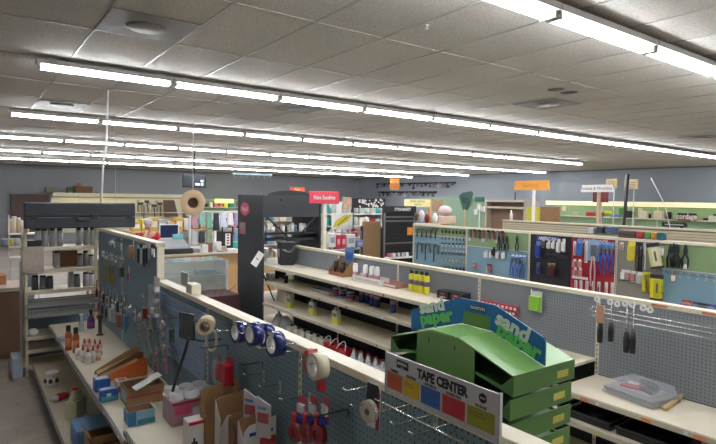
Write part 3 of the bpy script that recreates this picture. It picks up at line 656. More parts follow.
carton('open_carton', 'open brown carton on the base shelf nearest the viewer', onZ(92, 476, ZD), .34, .3, .2, CARD, flaps=2)
# ---- raised shelf goods
c = onZ(172, 428, ZN); t = T('roll_multipack', 'pink plastic wrapped pack of white paper rolls', 'packet', tuple(c))
W2, D2, H2 = .27, .2, .2
for i in range(3):
    for j in range(2):
        MB().ring((c.x+.045+.09*i, c.y+.05+.1*j, c.z+H2/2+.005), .016, .0435, H2-.01, 20, WHITEG, axis='Z').build('paper_roll', WHITEG, t)
PW = mat('#cf9aa6', .2, 0, .35, 18, alpha=.62)
MB(.006).bb(c.x, c.x+W2, c.y, c.y+D2, c.z+.001, c.z+H2*.78).build('pink_wrap', PW, t)
MB(.006).bb(c.x+.002, c.x+W2-.002, c.y+.002, c.y+D2-.002, c.z+H2*.78, c.z+H2+.003).build('clear_wrap', CLEAR, t)
MB().bb(c.x+.02, c.x+.12, c.y-.003, c.y-.0005, c.z+.07, c.z+.12).build('printed_panel', mat('#d0506f', .3), t)
MB().bb(c.x+.13, c.x+W2-.02, c.y-.003, c.y-.0005, c.z+.05, c.z+.1).build('printed_panel', mat('#b9b4b9', .3), t)
MB().bb(c.x, c.x+W2, c.y-.003, c.y-.0005, c.z+.135, c.z+.15).build('printed_panel', RED, t)
q = onZ(189, 458, ZN); r = carton('small_box', 'white box with red edge and black product pictures before the pink pack', q, .13, .1, .19, mat('#d9d5d0', .45), open_=False, prints=(('y', 0, 1, .93, 1, RED), ('y', .68, .95, .52, .85, CHAR), ('y', .68, .95, .12, .45, mat('#5a2630', .4)), ('y', .1, .35, .38, .44, BLACK), ('y', .18, .26, .3, .55, BLACK), ('y', .3, .38, .28, .4, BLACK), ('t', 0, 1, 0, .12, RED)))
def tallcarton(name, label, px, py, w, d, h, m, prints=(), yaw=0., notch=True):
    c = onZ(px, py, ZN); c.x = min(c.x, XF-.01-w); r = T(name, label, 'box', tuple(c), 'open shelf cartons', yaw); ORG[r] = Vector((0, 0, 0)); t = .004
    MB().prism([(0, .001), (w, .001), (w, h*.78), (w*.75, h*.8), (w*.62, h*.72), (w*.2, h*.74), (0, h*.55)] if notch else [(0, .001), (w, .001), (w, h), (w*.15, h*.93), (0, h*.86)], t).build('front_wall', m, r)
    MB().prism([(0, .001), (w, .001), (w, h), (w*.12, h*.97), (0, h*.9)], t, None, Matrix.Translation((0, d, 0))).build('rear_wall', CARD, r)
    for x in (0, w-t): MB().prism([(0, .001), (d, .001), (d, h*.95), (0, h*.7)], t, None, Matrix.Translation((x+t, 0, 0)) @ Matrix.Rotation(R90, 4, 'Z')).build('side_wall', m if x == 0 else CARD, r)
    MB().bb(0, w, 0, d, .001, .004).build('carton_floor', CARD, r)
    for u0, u1, v0, v1, mm in prints: MB().bb(w*u0, w*u1, -.0015, -.0001, h*v0, h*v1).build('printed_panel', mm, r)
    return r
tallcarton('open_carton', 'brown open carton against the pegboard, rearmost of the cut cartons', 214, 452, .23, .07, .36, CARD)
tallcarton('open_carton', 'white sided open carton, second from the back of the cut cartons', 220, 466, .21, .07, .355, mat('#c9c4bc', .6))
tallcarton('open_carton', 'brown open carton with torn edge, third of the cut cartons', 234, 480, .19, .07, .32, CARDD)
tallcarton('open_carton', 'white and red printed open carton, foremost of the cut cartons', 244, 492, .17, .08, .34, mat('#cfcac3', .6), prints=((.48, .98, .02, .72, mat('#b02a33', .5)), (.15, .9, .78, .83, BLUE), (.55, .92, .55, .59, WHITE), (.55, .92, .44, .47, WHITE)), notch=False)
for i, (px, py) in enumerate([(250, 405), (263, 413)]):
    c = onX(px, py, 1.16); r = T('sandpaper_pack', 'white and red flat pack standing in the cartons, %s one' % ('left', 'right')[i], 'packet', tuple(c), 'flat packs standing in the cartons', -R90+.5); ORG[r] = Vector((0, 0, 0))
    MB().prism([(-.04, -.12), (.04, -.12), (.04, .04), (-.04, .075)], .012).build('sleeve', mat('#c9c6c6', .5), r)
    MB().bb(-.032, .032, -.0015, -.0001, -.05, .0).build('printed_panel', mat('#b5525c', .5), r); MB().bb(-.03, .02, -.0015, -.0001, .015, .03).build('printed_panel', LBLUE, r)
# sign over the hooks
p0 = onX(387, 352.5, 1.245); p1 = onX(499.5, 393.5, 1.245); yl, yr = p0.y, p1.y; zt = (p0.z+p1.z)/2; zb = zt-.138
t = T('shelf_sign', 'white tape selector sign with five coloured panels on the top rail', 'sign', (1.245, (yl+yr)/2, zb))
MB().bb(1.243, 1.249, yr, yl, zb, zt).build('sign_board', mat('#c9c8c6', .4, 0, .03), t)
MB().bb(1.2415, 1.2525, yr-.006, yr, zb-.012, zt+.004).build('frame_edge', LGREY, t); MB().bb(1.2415, 1.2525, yl, yl+.006, zb-.012, zt+.004).build('frame_edge', LGREY, t)
MB().bb(1.2415, 1.2525, yr, yl, zb-.006, zb).build('frame_edge', LGREY, t)
wd = yl-yr
def sy(u): return yl-wd*u
for (u0, u1, h, nm_, cp) in ((.015, .17, '#c8562c', 'o', 'MASKING'), (.185, .345, '#d9b422', 'y', 'STRAPPING'), (.365, .54, '#2b61b5', 'b', 'ELECTRICAL'), (.56, .75, '#c22b33', 'r', 'DOUBLE FACE'), (.77, .975, '#9a9a1f', 'g', 'PACKAGE')):
    MB().bb(1.2418, 1.2429, sy(u1), sy(u0), zb+.012, zb+.072).build('colour_panel', mat('#'+h.lstrip('#'), .45, 0, .05), t)
    text(cp, .0125, t, BLACK, (1.2424, sy((u0+u1)/2), zb+.08), LM, UP, sx=.8)
    for k in range(2): MB().bb(1.2412, 1.2417, sy(u0+(u1-u0)*(.6+.1*k)), sy(u0+.012), zb+.056-.009*k, zb+.058-.009*k).build('small_print', mat('#5b4a22', .5), t)
MB().bb(1.2418, 1.2429, sy(.235), sy(.115), zb+.098, zb+.127).build('maker_plate', BLACK, t)
text('NASHUA', .0125, t, WHITE, (1.2412, sy(.175), zb+.115), LM, UP, bold=.0004); text('tape', .008, t, LGREY, (1.2412, sy(.175), zb+.103), LM, UP)
text('TAPE CENTER', .043, t, BLACK, (1.2424, sy(.545), zb+.105), LM, UP, sx=.84, bold=.002)
MB().lathe([(.015, -.0005), (.015, .0005)], (1.2422, sy(.885), zb+.108), 20, BLACK, axis='X').build('round_mark', BLACK, t)
text('SAVE', .009, t, WHITE, (1.2414, sy(.885), zb+.108), LM, UP)
for y in (yl-.03, yr+.03): MB().tube([(1.2525, y, zt-.02), (1.27, y, zt-.02), (1.284, y, 1.383)], .003, 6).build('bracket', CHROME, t)
MB().tube([(1.2, yl+.01, zb-.03), (1.2, yr+.02, zb-.03), (1.285, yr+.02, zb-.03)], .0032, 6).thing('wire_rail', 'thin wire bar running beneath the tape selector sign', 'rail', CHROME)
# ------------------------------------------------------------------ green sandpaper display standing behind the near run
SGREEN = mat('#577d38', .35, 0, .06); SG2 = mat('#4b7036', .4, 0, .06); SGIN = mat('#2f5a2a', .5, 0, .08); SBLUE = mat('#11629f', .35, 0, .05); SLIME = mat('#62c25e', .4, 0, .04)
YC, ZR, XA, XB = 1.58, 1.53, 1.6, 1.985
t = T('sandpaper_rack', 'green sandpaper display rack of stacked trays with blue header', 'display rack', (1.79, YC, .62))
def pr(poly, x0, x1, nm, m):   # polygon in (y,z), extruded along x
    X = Matrix(((0, 1, 0, x0), (1, 0, 0, 0), (0, 0, 1, 0), (0, 0, 0, 1)))
    return MB().prism(poly, x1-x0, None, X).build(nm, m, t)
def roofz(y): return ZR-max(0, abs(y-YC)-.08)*.31
yl2, yr2 = YC+.345, YC-.345
# roof sheet (gable), centre panels, trays
for s, nm in ((1, 'roof_sheet'), (-1, 'roof_sheet')):
    pr([(YC, ZR), (YC+s*.08, ZR), (YC+s*.345, roofz(YC+s*.345)), (YC+s*.345, roofz(YC+s*.345)-.005), (YC+s*.08, ZR-.005), (YC, ZR-.005)], XA, XB, nm, mat('#6d9a50', .3, 0, .05))
hw = .165
cp = [(YC-hw, .64), (YC+hw, .64), (YC+hw, roofz(YC+hw)-.004), (YC+.08, ZR-.006), (YC-.08, ZR-.006), (YC-hw, roofz(YC-hw)-.004)]
pr(cp, XA-.004, XA, 'centre_panel', SGREEN); pr(cp, XB, XB+.004, 'centre_panel', SGREEN)
for y in (-.06, .09): MB().bb(XA-.0048, XA-.0041, YC+y-.003, YC+y+.003, 1.475, 1.495).build('slot', BLACK, t)
NT = 9
for k in range(NT):
    dz = -.092*k
    for s in (1, -1):
        ye = YC+s*.345; zt = roofz(ye)+dz
        ins = .0 if k == 0 else .012
        # tray floor sloping outwards, back high near the centre
        pr([(YC+s*.03, zt-.005), (ye-s*ins, zt-.074), (ye-s*ins, zt-.078), (YC+s*.03, zt-.009)], XA+.004, XB-.004, 'tray_floor', SGIN)
        # end lip
        pr([(ye-s*ins, zt-.078), (ye-s*(ins-.004), zt-.078), (ye-s*(ins-.004), zt-(.0 if k == 0 else .002)), (ye-s*ins, zt-(.0 if k == 0 else .002))], XA, XB, 'tray_lip', SG2)
        # side cheeks (curved cut)
        for x in (XA, XB-.003):
            pr([(ye-s*ins, zt-.004), (ye-s*ins, zt-.078), (YC+s*.17, zt-.04), (YC+s*.17, zt-.03), (ye-s*.05, zt-.05)], x, x+.003, 'tray_cheek', SG2)
        if s < 0 and k < 4:
            MB().bb(XB-.12, XB-.045, ye-.0052+ins, ye-.0042+ins, zt-.058, zt-.03).build('price_label', mat('#b4a94e', .5, 0, .1, 40), t)
MB().bb(XA, XB, YC-.3, YC+.3, .621, .64).build('base', SG2, t)
MB().bb(XA+.02, XB-.02, YC-.012, YC+.012, .64, ZR-.01).build('spine', SG2, t)
# blue gabled header
HXX = 1.79
hl = [(YC+.075, 1.512), (YC+.075, 1.535), (YC+.08, 1.535), (YC+.42, roofz(YC+.42)+.005), (YC+.425, roofz(YC+.42)+.1), (YC+.41, roofz(YC+.42)+.115), (YC+.1, 1.645), (YC-.1, 1.645), (YC-.33, 1.562), (YC-.345, 1.545), (YC-.345, roofz(YC-.345)+.004), (YC-.08, 1.534), (YC-.075, 1.534), (YC-.075, 1.59), (YC+.075, 1.59)]
hl = hl[2:]
pr(hl, HXX, HXX+.006, 'header_board', SBLUE)
MB().bb(HXX+.0005, HXX+.0055, YC-.075, YC+.075, 1.532, 1.59).build('header_stem', SGREEN, t)
MB().bb(HXX-.004, HXX, YC-.05, YC+.03, 1.604, 1.627).build('maker_plate', NAVY, t)
text('NORTON', .018, t, LGREY, (HXX-.005, YC-.01, 1.6155), LM, UP, bold=.0006)
for s_, yy, ang, z0 in ((-1, YC-.215, -.31, 1.547), (1, YC+.255, .29, 1.553)):
    ux = Vector((0, -1, ang if s_ > 0 else ang)); 
    text('sand', .086, t, mat('#cfd6c9', .5), (HXX-.0012, yy+.025, z0+.024), ux, UP, bold=.0036, sx=1.1)
    text('paper', .086, t, SLIME, (HXX-.002, yy-.005, z0-.024), ux, UP, bold=.0036, sx=1.1)
# ------------------------------------------------------------------ goods on the middle run
S1, S2, S3, S0 = 1.093, .853, .548, .152
XG = X2
p = onZ(286, 264.5, S1); t = T('bucket', 'square black plastic bucket with wire handle on the top shelf', 'bucket', tuple(p))
X = Matrix.Translation(p) @ Matrix.Rotation(-.25, 4, 'Z')
b = MB(.008); b.box(p+Vector((0, 0, .165)), (.2, .2, .33), None, rz=-.25, taper=1.14); b.build('bucket_body', BLACK, t)
MB(.004).box(p+Vector((0, 0, .325)), (.25, .25, .022), None, rz=-.25).build('rim', BLACK, t)
MB().tube([X @ Vector(q) for q in ((-.115, -.05, .3), (-.08, -.125, .23), (.02, -.135, .19), (.09, -.125, .26), (.115, -.05, .3))], .004, 6).build('handle', CHROME, t)
MB().add([X @ Vector(q) for q in ((-.118, -.07, .12), (-.118, .06, .12), (-.122, .06, .24), (-.122, -.07, .24), (-.112, -.07, .12), (-.112, .06, .12), (-.116, .06, .24), (-.116, -.07, .24))], [(0, 1, 2, 3), (7, 6, 5, 4), (0, 4, 5, 1), (1, 5, 6, 2), (2, 6, 7, 3), (3, 7, 4, 0)]).build('label', mat('#a9a8a5', .5, 0, .2, 40), t)
def can(r, rr, h, body, top, band=None, neck=False):
    bo = MB().lathe([(rr, 0), (rr, h*.88)], (0, 0, 0), 16, body).build('can_body', body, r)
    MB().lathe([(rr*.98, h*.88), (rr*.8, h*.93), (rr*.8, h), (rr*.1, h)] if not neck else [(rr, h*.88), (rr*.45, h*.93), (rr*.42, h)], (0, 0, 0), 16).build('cap', top, r)
    if band: MB().lathe([(rr+.0006, h*band[0]), (rr+.0006, h*band[1])], (0, 0, 0), 16).build('label', band[2], bo)
def canfn(*a, **k): return lambda r: can(r, *a, **k)
for i, (px, py) in enumerate([(264, 258), (270, 257)]):
    inst('redlid', canfn(.045, .15, WHITE, RED), 'tub', 'white tub with red lid left of the black bucket, %s of two' % NTH[i], 'tub', onZ(px, py, S1), 'red lidded tubs')
inst('wj', jug_fn(WHITE, RED, .2, .05), 'jug', 'white jug standing behind the red lidded tubs', 'jug', Vector((3.78, 7.72, S1)), None, .5)
# tilted price card
p = onY(257.5, 259, 7.17); t = T('price_card', 'tilted white price card clipped at the kiosk end of the top shelf', 'card', tuple(p), None, 0)
def tilt(nm, d, off, m):
    o = MB().box((0, off, 0), d, m).build(nm, m, None); o.parent = t; o.matrix_local = Matrix.Rotation(.62, 4, 'Y')
tilt('card', (.11, .003, .22), 0, WHITE); tilt('print', (.06, .002, .012), -.0028, DGREY); tilt('clip', (.02, .02, .03), .012, BLACK)
for i, (px, py, c1, c2, h) in enumerate([(268, 279, LGREY, WHITE, .1), (272.5, 280, LGREY, WHITE, .1), (277, 278.5, CHAR, BLACK, .14), (281, 277, CHAR, LGREY, .16), (284, 278.5, BLACK, WHITE, .15), (286, 283, CHAR, LGREY, .12)]):
    inst(('sb', c1.name, c2.name, h), canfn(.032, h, c1, c2, neck=True), 'small_bottle', '%s of six little dark and pale bottles at the far end of the second shelf' % NTH[i], 'bottle', onZ(px, py, S2), 'little bottles on the second shelf')
# brown counter display
p = onX(337, 276, 3.84); p.z = S1; t = T('counter_display', 'brown cardboard counter display with blue picture card', 'display', tuple(p)); x0, y0, z0 = p
for nm, q in (('tray_floor', (x0, x0+.17, y0-.14, y0+.2, z0+.001, z0+.006)), ('front_panel', (x0, x0+.005, y0-.14, y0+.2, z0+.006, z0+.05)), ('rear_panel', (x0+.165, x0+.17, y0-.14, y0+.2, z0+.006, z0+.19))):
    MB().bb(*q).build(nm, CARD if nm != 'front_panel' else mat('#8a5238', .6), t)
for yy in (y0-.14, y0+.02, y0+.2):
    MB().prism([(0, .006), (.17, .006), (.17, .19), (.12, .19), (0, .06)], .005, None, Matrix.Translation((x0, yy-.005, z0))).build('divider', CARD, t)
MB().bb(x0+.155, x0+.16, y0-.14, y0+.05, z0+.14, z0+.36).build('picture_card', mat('#5f83b3', .5, 0, .25, 25), t); MB().bb(x0+.153, x0+.1548, y0-.12, y0+.03, z0+.2, z0+.3).build('picture_print', mat('#31589a', .5, 0, .3, 40), t)
for i, (dx, dy) in enumerate([(.06, .12), (.06, -.05)]):
    inst('dkbottle', canfn(.03, .17, mat('#25211f', .4), BLACK), 'small_bottle', 'dark bottle in the brown counter display, %s one' % ('left', 'right')[i], 'bottle', (x0+dx, y0+dy, z0+.007), 'dark bottles in the counter display')
for i, (px, py) in enumerate([(355.3, 281), (365.4, 283), (371.8, 284.5), (377, 285.5)]):
    inst('spraycan', canfn(.033, .2, WHITE, WHITEG, (.15, .5, mat('#c98a8f', .4))), 'spray_can', 'white spray can in the row behind the white tray, %s from the left' % NTH[i], 'spray can', onZ(px, py-1.5, S1), 'white spray cans')
def traybox(name, label, px0, px1, py0, py1, h, d, m, pm, z, cat='tray'):
    a = onZ(px0, py0, z); b_ = onZ(px1, py1, z); x = min(a.x, b_.x); t = T(name, label, cat, (x, (a.y+b_.y)/2, z))
    y0, y1 = b_.y, a.y
    MB().bb(x, x+d, y0, y1, z+.001, z+.005).build('tray_floor', m, t); MB().bb(x, x+.004, y0, y1, z+.005, z+h).build('front_panel', m, t); MB().bb(x+d-.004, x+d, y0, y1, z+.005, z+h*1.2).build('rear_panel', m, t)
    MB().bb(x+.004, x+d-.004, y0, y0+.004, z+.005, z+h).build('end_panel', m, t); MB().bb(x+.004, x+d-.004, y1-.004, y1, z+.005, z+h).build('end_panel', m, t)
    if pm: MB().bb(x-.002, x-.0001, y0+(y1-y0)*.08, y1-(y1-y0)*.1, z+h*.3, z+h*.6).build('printed_panel', pm, t)
    return t
traybox('tray_box', 'white printed tray box in front of the spray cans', 353, 381, 280, 286.5, .07, .12, WHITE, mat('#c7bcbc', .5), S1)
traybox('tray_box', 'red and white tray box right of the spray cans', 384, 396, 286, 289, .05, .15, mat('#b9847a', .5), WHITE, S1)
YB_ = ([(.03, 0), (.032, .006), (.032, .17), (.022, .195)], [(.02, .195), (.022, .2), (.022, .225), (.012, .235)])
for i, (px, py) in enumerate([(411.5, 293), (416.5, 294), (421.5, 295), (426.5, 296)]):
    inst('yellowbottle', bottle_fn(YB_, mat('#dcd233', .35), BLACK, (.0325, .08, .13, mat('#6d5a7a', .4))), 'spray_bottle', 'yellow bottle with black cap on the top shelf, %s from the left of four' % NTH[i], 'bottle', onZ(px, py-2, S1), 'yellow bottles')
for i, (px, py) in enumerate([(436.5, 297.5), (449.5, 300)]):
    c = onZ(px, py, S1); carton('small_box', 'small black box under the blue header, %s of two' % ('left', 'right')[i], (c.x, c.y-.16, c.z), .13, .155, .08, BLACK, open_=False, prints=(('x', .3, .7, .5, .75, mat('#b0404a', .5)), ('x', .2, .8, .2, .3, LGREY)), group='small black boxes')
p = onZ(455, 297, S1)+Vector((.05, 0, .082)); MB().ball(p+Vector((0, 0, .05)), .07, 12, None, .75).ball(p+Vector((.02, .03, .08)), .045, 10, None, .9).thing('plastic_bag', 'clear plastic bag on top of the right black box', 'bag', mat('#c9cccf', .15, 0, .1, 30, alpha=.55))
for i, (px, py, px1, py1) in enumerate([(481, 303, 517, 309), (487, 309, 515, 314)]):
    a = onX(px, py, X2-.03); b_ = onX(px1, py1, X2-.03); S1 = a.z-.035; t = T('card_strip', 'red and white spotted card strip, %s of two behind the blue header' % ('rear', 'front')[i], 'card', ((a.x+b_.x)/2+.1, (a.y+b_.y)/2, S1), 'spotted card strips')
    xx = X2-.03; MB().bb(xx, xx+.02, b_.y, a.y, S1+.001, S1+.07).build('strip', mat('#c8434a', .45), t)
    d = MB()
    for k in range(9): y = b_.y+(a.y-b_.y)*(k+.5)/9; d.bb(xx-.0015, xx-.0001, y-.012, y+.012, S1+.03, S1+.055)
    d.build('white_spots', WHITE, t)
    MB().bb(xx+.02, X2-.0005, (a.y+b_.y)/2-.005, (a.y+b_.y)/2+.005, S1+.03, S1+.04).build('hanger', CHROME, t)
S1 = 1.093
pack(536.5, 291, .12, .18, mat('#8fc23c', .35), mat('#d5d8d2', .4), 'green and white packet hanging alone on the grey pegboard', X=X2, off=.03, shape='box', group=None)
hook(537, 291, (531, 293), 'wire peg hook holding the lone green packet on the grey pegboard', X=X2-.001, group='peg hooks on the grey pegboard')
p = onX(557, 351, 3.8); p.z = S2; MB(.003).box(p+Vector((0, 0, .012)), (.09, .2, .022), mat('#7a2f2b', .4), rz=.1).thing('wood_block', 'dark red flat block on the shelf behind the sandpaper rack', 'block', mat('#7a2f2b', .4))
p = onX(536, 339, 3.9); p.z = S2; MB(.008).box(p+Vector((0, 0, .045)), (.09, .13, .09), CHAR, rz=.3).thing('small_case', 'small black case behind the blue header on the lower shelf', 'case', CHAR)
# second shelf
traybox('tray_box', 'pale flat tray left of the short paint tins', 312, 330, 291, 295.5, .04, .14, LGREY, mat('#9aa0a6', .5), S2)
for i, (px, py, c) in enumerate([(336.5, 297, RED), (343, 298.8, BLUE), (350.5, 301.5, RED)]):
    inst(('tin', c.name), lambda r, c=c: (MB().lathe([(.05, 0), (.05, .09), (.053, .092), (.053, .1), (.04, .1), (.04, .097), (.001, .097)], (0, 0, 0), 18).build('tin_body', mat('#b9bdd0', .35), r), MB().lathe([(.0506, .02), (.0506, .055)], (0, 0, 0), 18).build('label', c, r), MB().lathe([(.0507, .065), (.0507, .085)], (0, 0, 0), 18).build('label', BLUE if c == RED else RED, r), None)[-1], 'paint_tin', 'short round paint tin on the second shelf, %s from the left of three' % NTH[i], 'tin', onZ(px, py-1.5, S2), 'short paint tins')
for i, (px, py) in enumerate([(362, 304), (367.5, 305), (372.5, 307.5), (377, 309), (393, 314.5)]):
    inst('bluecan', canfn(.035, .19, mat('#2a3f87', .3), LGREY, (.5, .7, mat('#b58a98', .4)), neck=True), 'solvent_can', 'blue can with grey neck on the second shelf, %s from the left' % NTH[i], 'can', onZ(px, py-2, S2), 'blue cans')
# third shelf
def fcan(r):
    MB(.004).box((0, 0, .085), (.06, .1, .17), mat('#c7c8c4', .3, .2)).build('can_body', mat('#c7c8c4', .3, .2), r)
    MB().bb(-.0312, -.0302, -.048, .048, .01, .075).build('label', mat('#d2cd3c', .4), r); MB().bb(-.048+.018, .03, -.0515, -.0502, .01, .075).build('label', mat('#d2cd3c', .4), r)
    MB().bb(-.0314, -.0303, -.035, .035, .09, .13).build('label', mat('#6d7a52', .5), r)
    MB().lathe([(.014, .17), (.016, .172), (.016, .195), (.005, .2)], (0, .02, 0), 10).build('cap', WHITE, r)
for i, (px, py) in enumerate([(287.5, 309), (310, 316), (333.5, 325)]):
    inst('fcan', fcan, 'solvent_can', 'rectangular silver can with yellow label on the third shelf, %s from the left' % NTH[i], 'can', onZ(px, py-1, S3)+Vector((.04, 0, 0)), 'silver cans with yellow labels', .1)
carton('small_box', 'cream square carton behind the first silver can', (3.75, 6.88, S3), .12, .3, .17, CREAM, open_=False)
# base deck
def base_at(px, py, x, lift=0): p = onX(px, py, x); return Vector((x, p.y, S0+lift))
for i, (px) in enumerate([279, 286]):
    p = base_at(px, 325, 3.74); MB().ball(p+Vector((0, 0, .1)), .1, 12, None, 1.0).ball(p+Vector((.02, .05, .16)), .06, 10, None).thing('plastic_bag', 'crumpled clear bag on the bottom deck, %s of two' % ('left', 'right')[i], 'bag', mat('#cfd2d4', .15, 0, .15, 25, alpha=.6), 'clear bags on the bottom deck')
for i, px in enumerate([292, 298.5, 305, 311.5, 318, 324.5]):
    inst('ycan', lambda r: (MB(.004).box((0, 0, .09), (.11, .11, .18), mat('#c9c6b2', .4)).build('can_body', mat('#c9c6b2', .4), r), MB().bb(-.0565, -.0552, -.05, .05, .06, .11).build('label', mat('#b9b64c', .5), r), MB().lathe([(.02, .18), (.022, .182), (.022, .21), (.01, .215)], (0, 0, 0), 10).build('cap', BLACK, r), None)[-1], 'solvent_can', 'pale square can with black cap on the bottom deck, %s from the left' % NTH[i], 'can', base_at(px, 335, 3.6), 'pale square cans')
for i, px in enumerate([331, 338.5, 346]):
    p = base_at(px, 345, 3.6); t = T('red_packet', 'red bundled packet with white tie on the bottom deck, %s of three' % NTH[i], 'packet', tuple(p), 'red bundles')
    MB(.012).box(p+Vector((0, 0, .09)), (.13, .13, .17), None, rz=.1).build('packet_body', RED, t)
    MB().tube([p+Vector((-.06+.12*math.sin(a)*.3, -.07+.14*k/8, .17+.09*math.sin(PI*k/8))) for k, a in [(k, k*.5) for k in range(9)]], .006, 6).build('white_tie', WHITE, t)
for i, px in enumerate([354, 361, 368.5, 376, 383]):
    inst('whitejug', jug_fn(mat('#dfe0e0', .35), RED if 1 else RED, .23, .06), 'jug', 'white jug with red cap on the bottom deck, %s from the left' % NTH[i], 'jug', base_at(px, 355, 3.58), 'white jugs with red caps', .8)
# right section
ZS = .728
p = onZ(640, 397, ZS); t = T('paint_kit', 'clear bagged paint tray kit with red label on the right shelf', 'paint kit', tuple(p))
X = Matrix.Translation(p) @ Matrix.Rotation(-.15, 4, 'Z')
MB(.008).add([X @ Vector(q) for q in ((-.13, -.17, .004), (.13, -.17, .004), (.13, .17, .004), (-.13, .17, .004), (-.15, -.19, .05), (.15, -.19, .05), (.15, .19, .05), (-.15, .19, .05))], [(0, 3, 2, 1), (4, 5, 6, 7), (0, 1, 5, 4), (1, 2, 6, 5), (2, 3, 7, 6), (3, 0, 4, 7)]).build('tray', mat('#8f9090', .3), t)
def lb(nm, c, d, m, rz=0): MB(.004).box(X @ Vector(c), d, None, rz=rz-.15).build(nm, m, t)
lb('card', (0, 0, .056), (.2, .26, .006), mat('#b9b5b2', .4)); lb('red_label', (-.02, .04, .064), (.09, .16, .008), RED, .3)
MB().tube([X @ Vector(q) for q in ((.03, -.1, .085), (.07, .03, .085))], .026, 10).build('roller_cover', BLACK, t)
MB().tube([X @ Vector(q) for q in ((-.05, -.12, .07), (-.03, -.02, .075))], .012, 8).build('roller_handle', CHAR, t); lb('white_print', (.04, .08, .068), (.05, .07, .008), WHITE, .5)
b = MB(.01); b.add([X @ Vector(q) for q in ((-.155, -.2, .003), (.155, -.2, .003), (.155, .2, .003), (-.155, .2, .003), (-.12, -.17, .105), (.13, -.16, .115), (.12, .15, .11), (-.11, .16, .1))], [(0, 3, 2, 1), (4, 5, 6, 7), (0, 1, 5, 4), (1, 2, 6, 5), (2, 3, 7, 6), (3, 0, 4, 7)]); b.build('clear_bag', mat('#e6eaec', .08, 0, .05, alpha=.28), t)
a = onZ(664, 410.5, ZS)+Vector((0, 0, .016)); b_ = onZ(682, 398.5, ZS)+Vector((0, 0, .016)); MB().tube([a, b_], .0155, 12).thing('dowel', 'short tan wooden dowel lying beside the bagged paint kit', 'dowel', WOODL)
def ptray(r):
    b = MB(); w, d, h = .15, .2, .055
    for s in (-1, 1): b.add([(s*w, -d, 0), (s*w, d, 0), (s*(w+.012), d, h), (s*(w+.012), -d, h), (s*(w-.004), -d, .001), (s*(w-.004), d, .001), (s*(w+.008), d, h), (s*(w+.008), -d, h)], [(0, 1, 2, 3), (4, 7, 6, 5), (3, 2, 6, 7), (0, 4, 5, 1), (0, 3, 7, 4), (1, 5, 6, 2)])
    for s in (-1, 1): b.bb(-w, w, s*d-.002, s*d+.002, 0, h)
    b.bb(-w, w, -d, d, .001, .005); b.build('tray_body', BLACKG, r)
    MB().tube([(-w-.01, -d, h), (w+.01, -d, h), (w+.01, d, h), (-w-.01, d, h), (-w-.01, -d, h)], .006, 6).build('rim', CHAR, r)
for i, (px, py) in enumerate([(606, 412), (662, 437)]):
    p = onZ(px, py, .523); inst('ptray', ptray, 'paint_tray', 'black paint tray under the right shelf, %s of two' % ('left', 'right')[i], 'paint tray', (3.69, p.y, .522), 'black paint trays')
# orange price tickets
for i, (px, py) in enumerate([(584, 391), (646, 410), (699, 427)]):
    p = onX(px, py, 3.48); MB().bb(3.4775, 3.4805, p.y-.035, p.y+.03, .693, .717).thing('price_ticket', 'orange and white price ticket on the right shelf edge, %s from the left' % NTH[i], 'ticket', mat('#d58a5a', .5, 0, .3, 60), 'price tickets on the right shelf edge')
# wire rail with hanging scrapers
ya, yb = onX(592, 305, 3.86).y, -.1
b = T('wire_rail', 'long chrome double wire rail along the top of the grey pegboard', 'rail', (3.9, 1.2, 1.24))
for x, z in ((3.83, 1.262), (3.87, 1.285), (3.83, 1.225)): MB().tube([(x, ya, z), (x, yb, z)], .0042, 6).build('rail_wire', CHROME, b)
for y in (ya, 1.1, .2): MB().tube([(3.83, y, 1.225), (3.83, y, 1.262), (3.87, y, 1.285), (4.029, y, 1.285)], .004, 6).build('bracket', CHROME, b)
for i, (px, py, hz, tan) in enumerate([(601, 300, 1.2, 1), (612, 303, 1.18, 0), (627.5, 305, 1.16, 0), (634, 306, 1.15, 0)]):
    p = onX(px, py, 3.8); z = p.z; t = T('scraper', ('tan ferruled scraper with black handle', 'short black handled scraper', 'long black handled scraper on wire, left of the pair', 'long black handled scraper on wire, right of the pair')[i]+', hanging from the wire rail', 'scraper', (3.8, p.y, z-.35), 'scrapers on the wire rail')
    hb = onX(px, (343, 342, 353, 354)[i], 3.8).z; ht = onX(px, (323, 322, 332, 332)[i], 3.8).z
    MB().lathe([(.014, 0), (.02, .01), (.022, (ht-hb)*.6), (.016, ht-hb)], (3.8, p.y, hb), 10).build('handle', BLACK, t)
    if tan: MB().box((3.8, p.y, (ht+z-.04)/2), (.016, .05, z-.04-ht), None).build('ferrule', mat('#b58a6a', .4), t)
    else: MB().tube([(3.8, p.y, ht), (3.8, p.y, z-.01)], .004, 6).build('wire', CHROME, t)
    MB().lathe([(.007, hb-.006), (.012, hb+.001)], (3.8, p.y, 0), 8).build('end_cap', LGREY, t)
for i, (px, py) in enumerate([(597, 299), (610, 302), (617, 304), (625, 303.5), (632, 304.5), (643, 308), (650, 310)]):
    p = onX(px, py, 3.79); MB().ring((3.79, p.y, p.z), .008, .023, .006, 16, WHITE, axis='X').thing('ring_tag', 'white ring tag on the chrome wire rail, %s from the left' % NTH[i], 'tag', WHITE, 'white ring tags')
for i, (px, py) in enumerate([(660, 311), (712, 318)]):
    p = onX(px, py, X2-.012); MB().bb(X2-.0155, X2-.0125, p.y-.05, p.y+.06, 1.34, 1.357).thing('price_ticket', 'orange and white price ticket on the grey gondola top rail, %s of two' % ('left', 'right')[i], 'ticket', mat('#cf7a55', .5, 0, .3, 60), 'price tickets on the top rail')
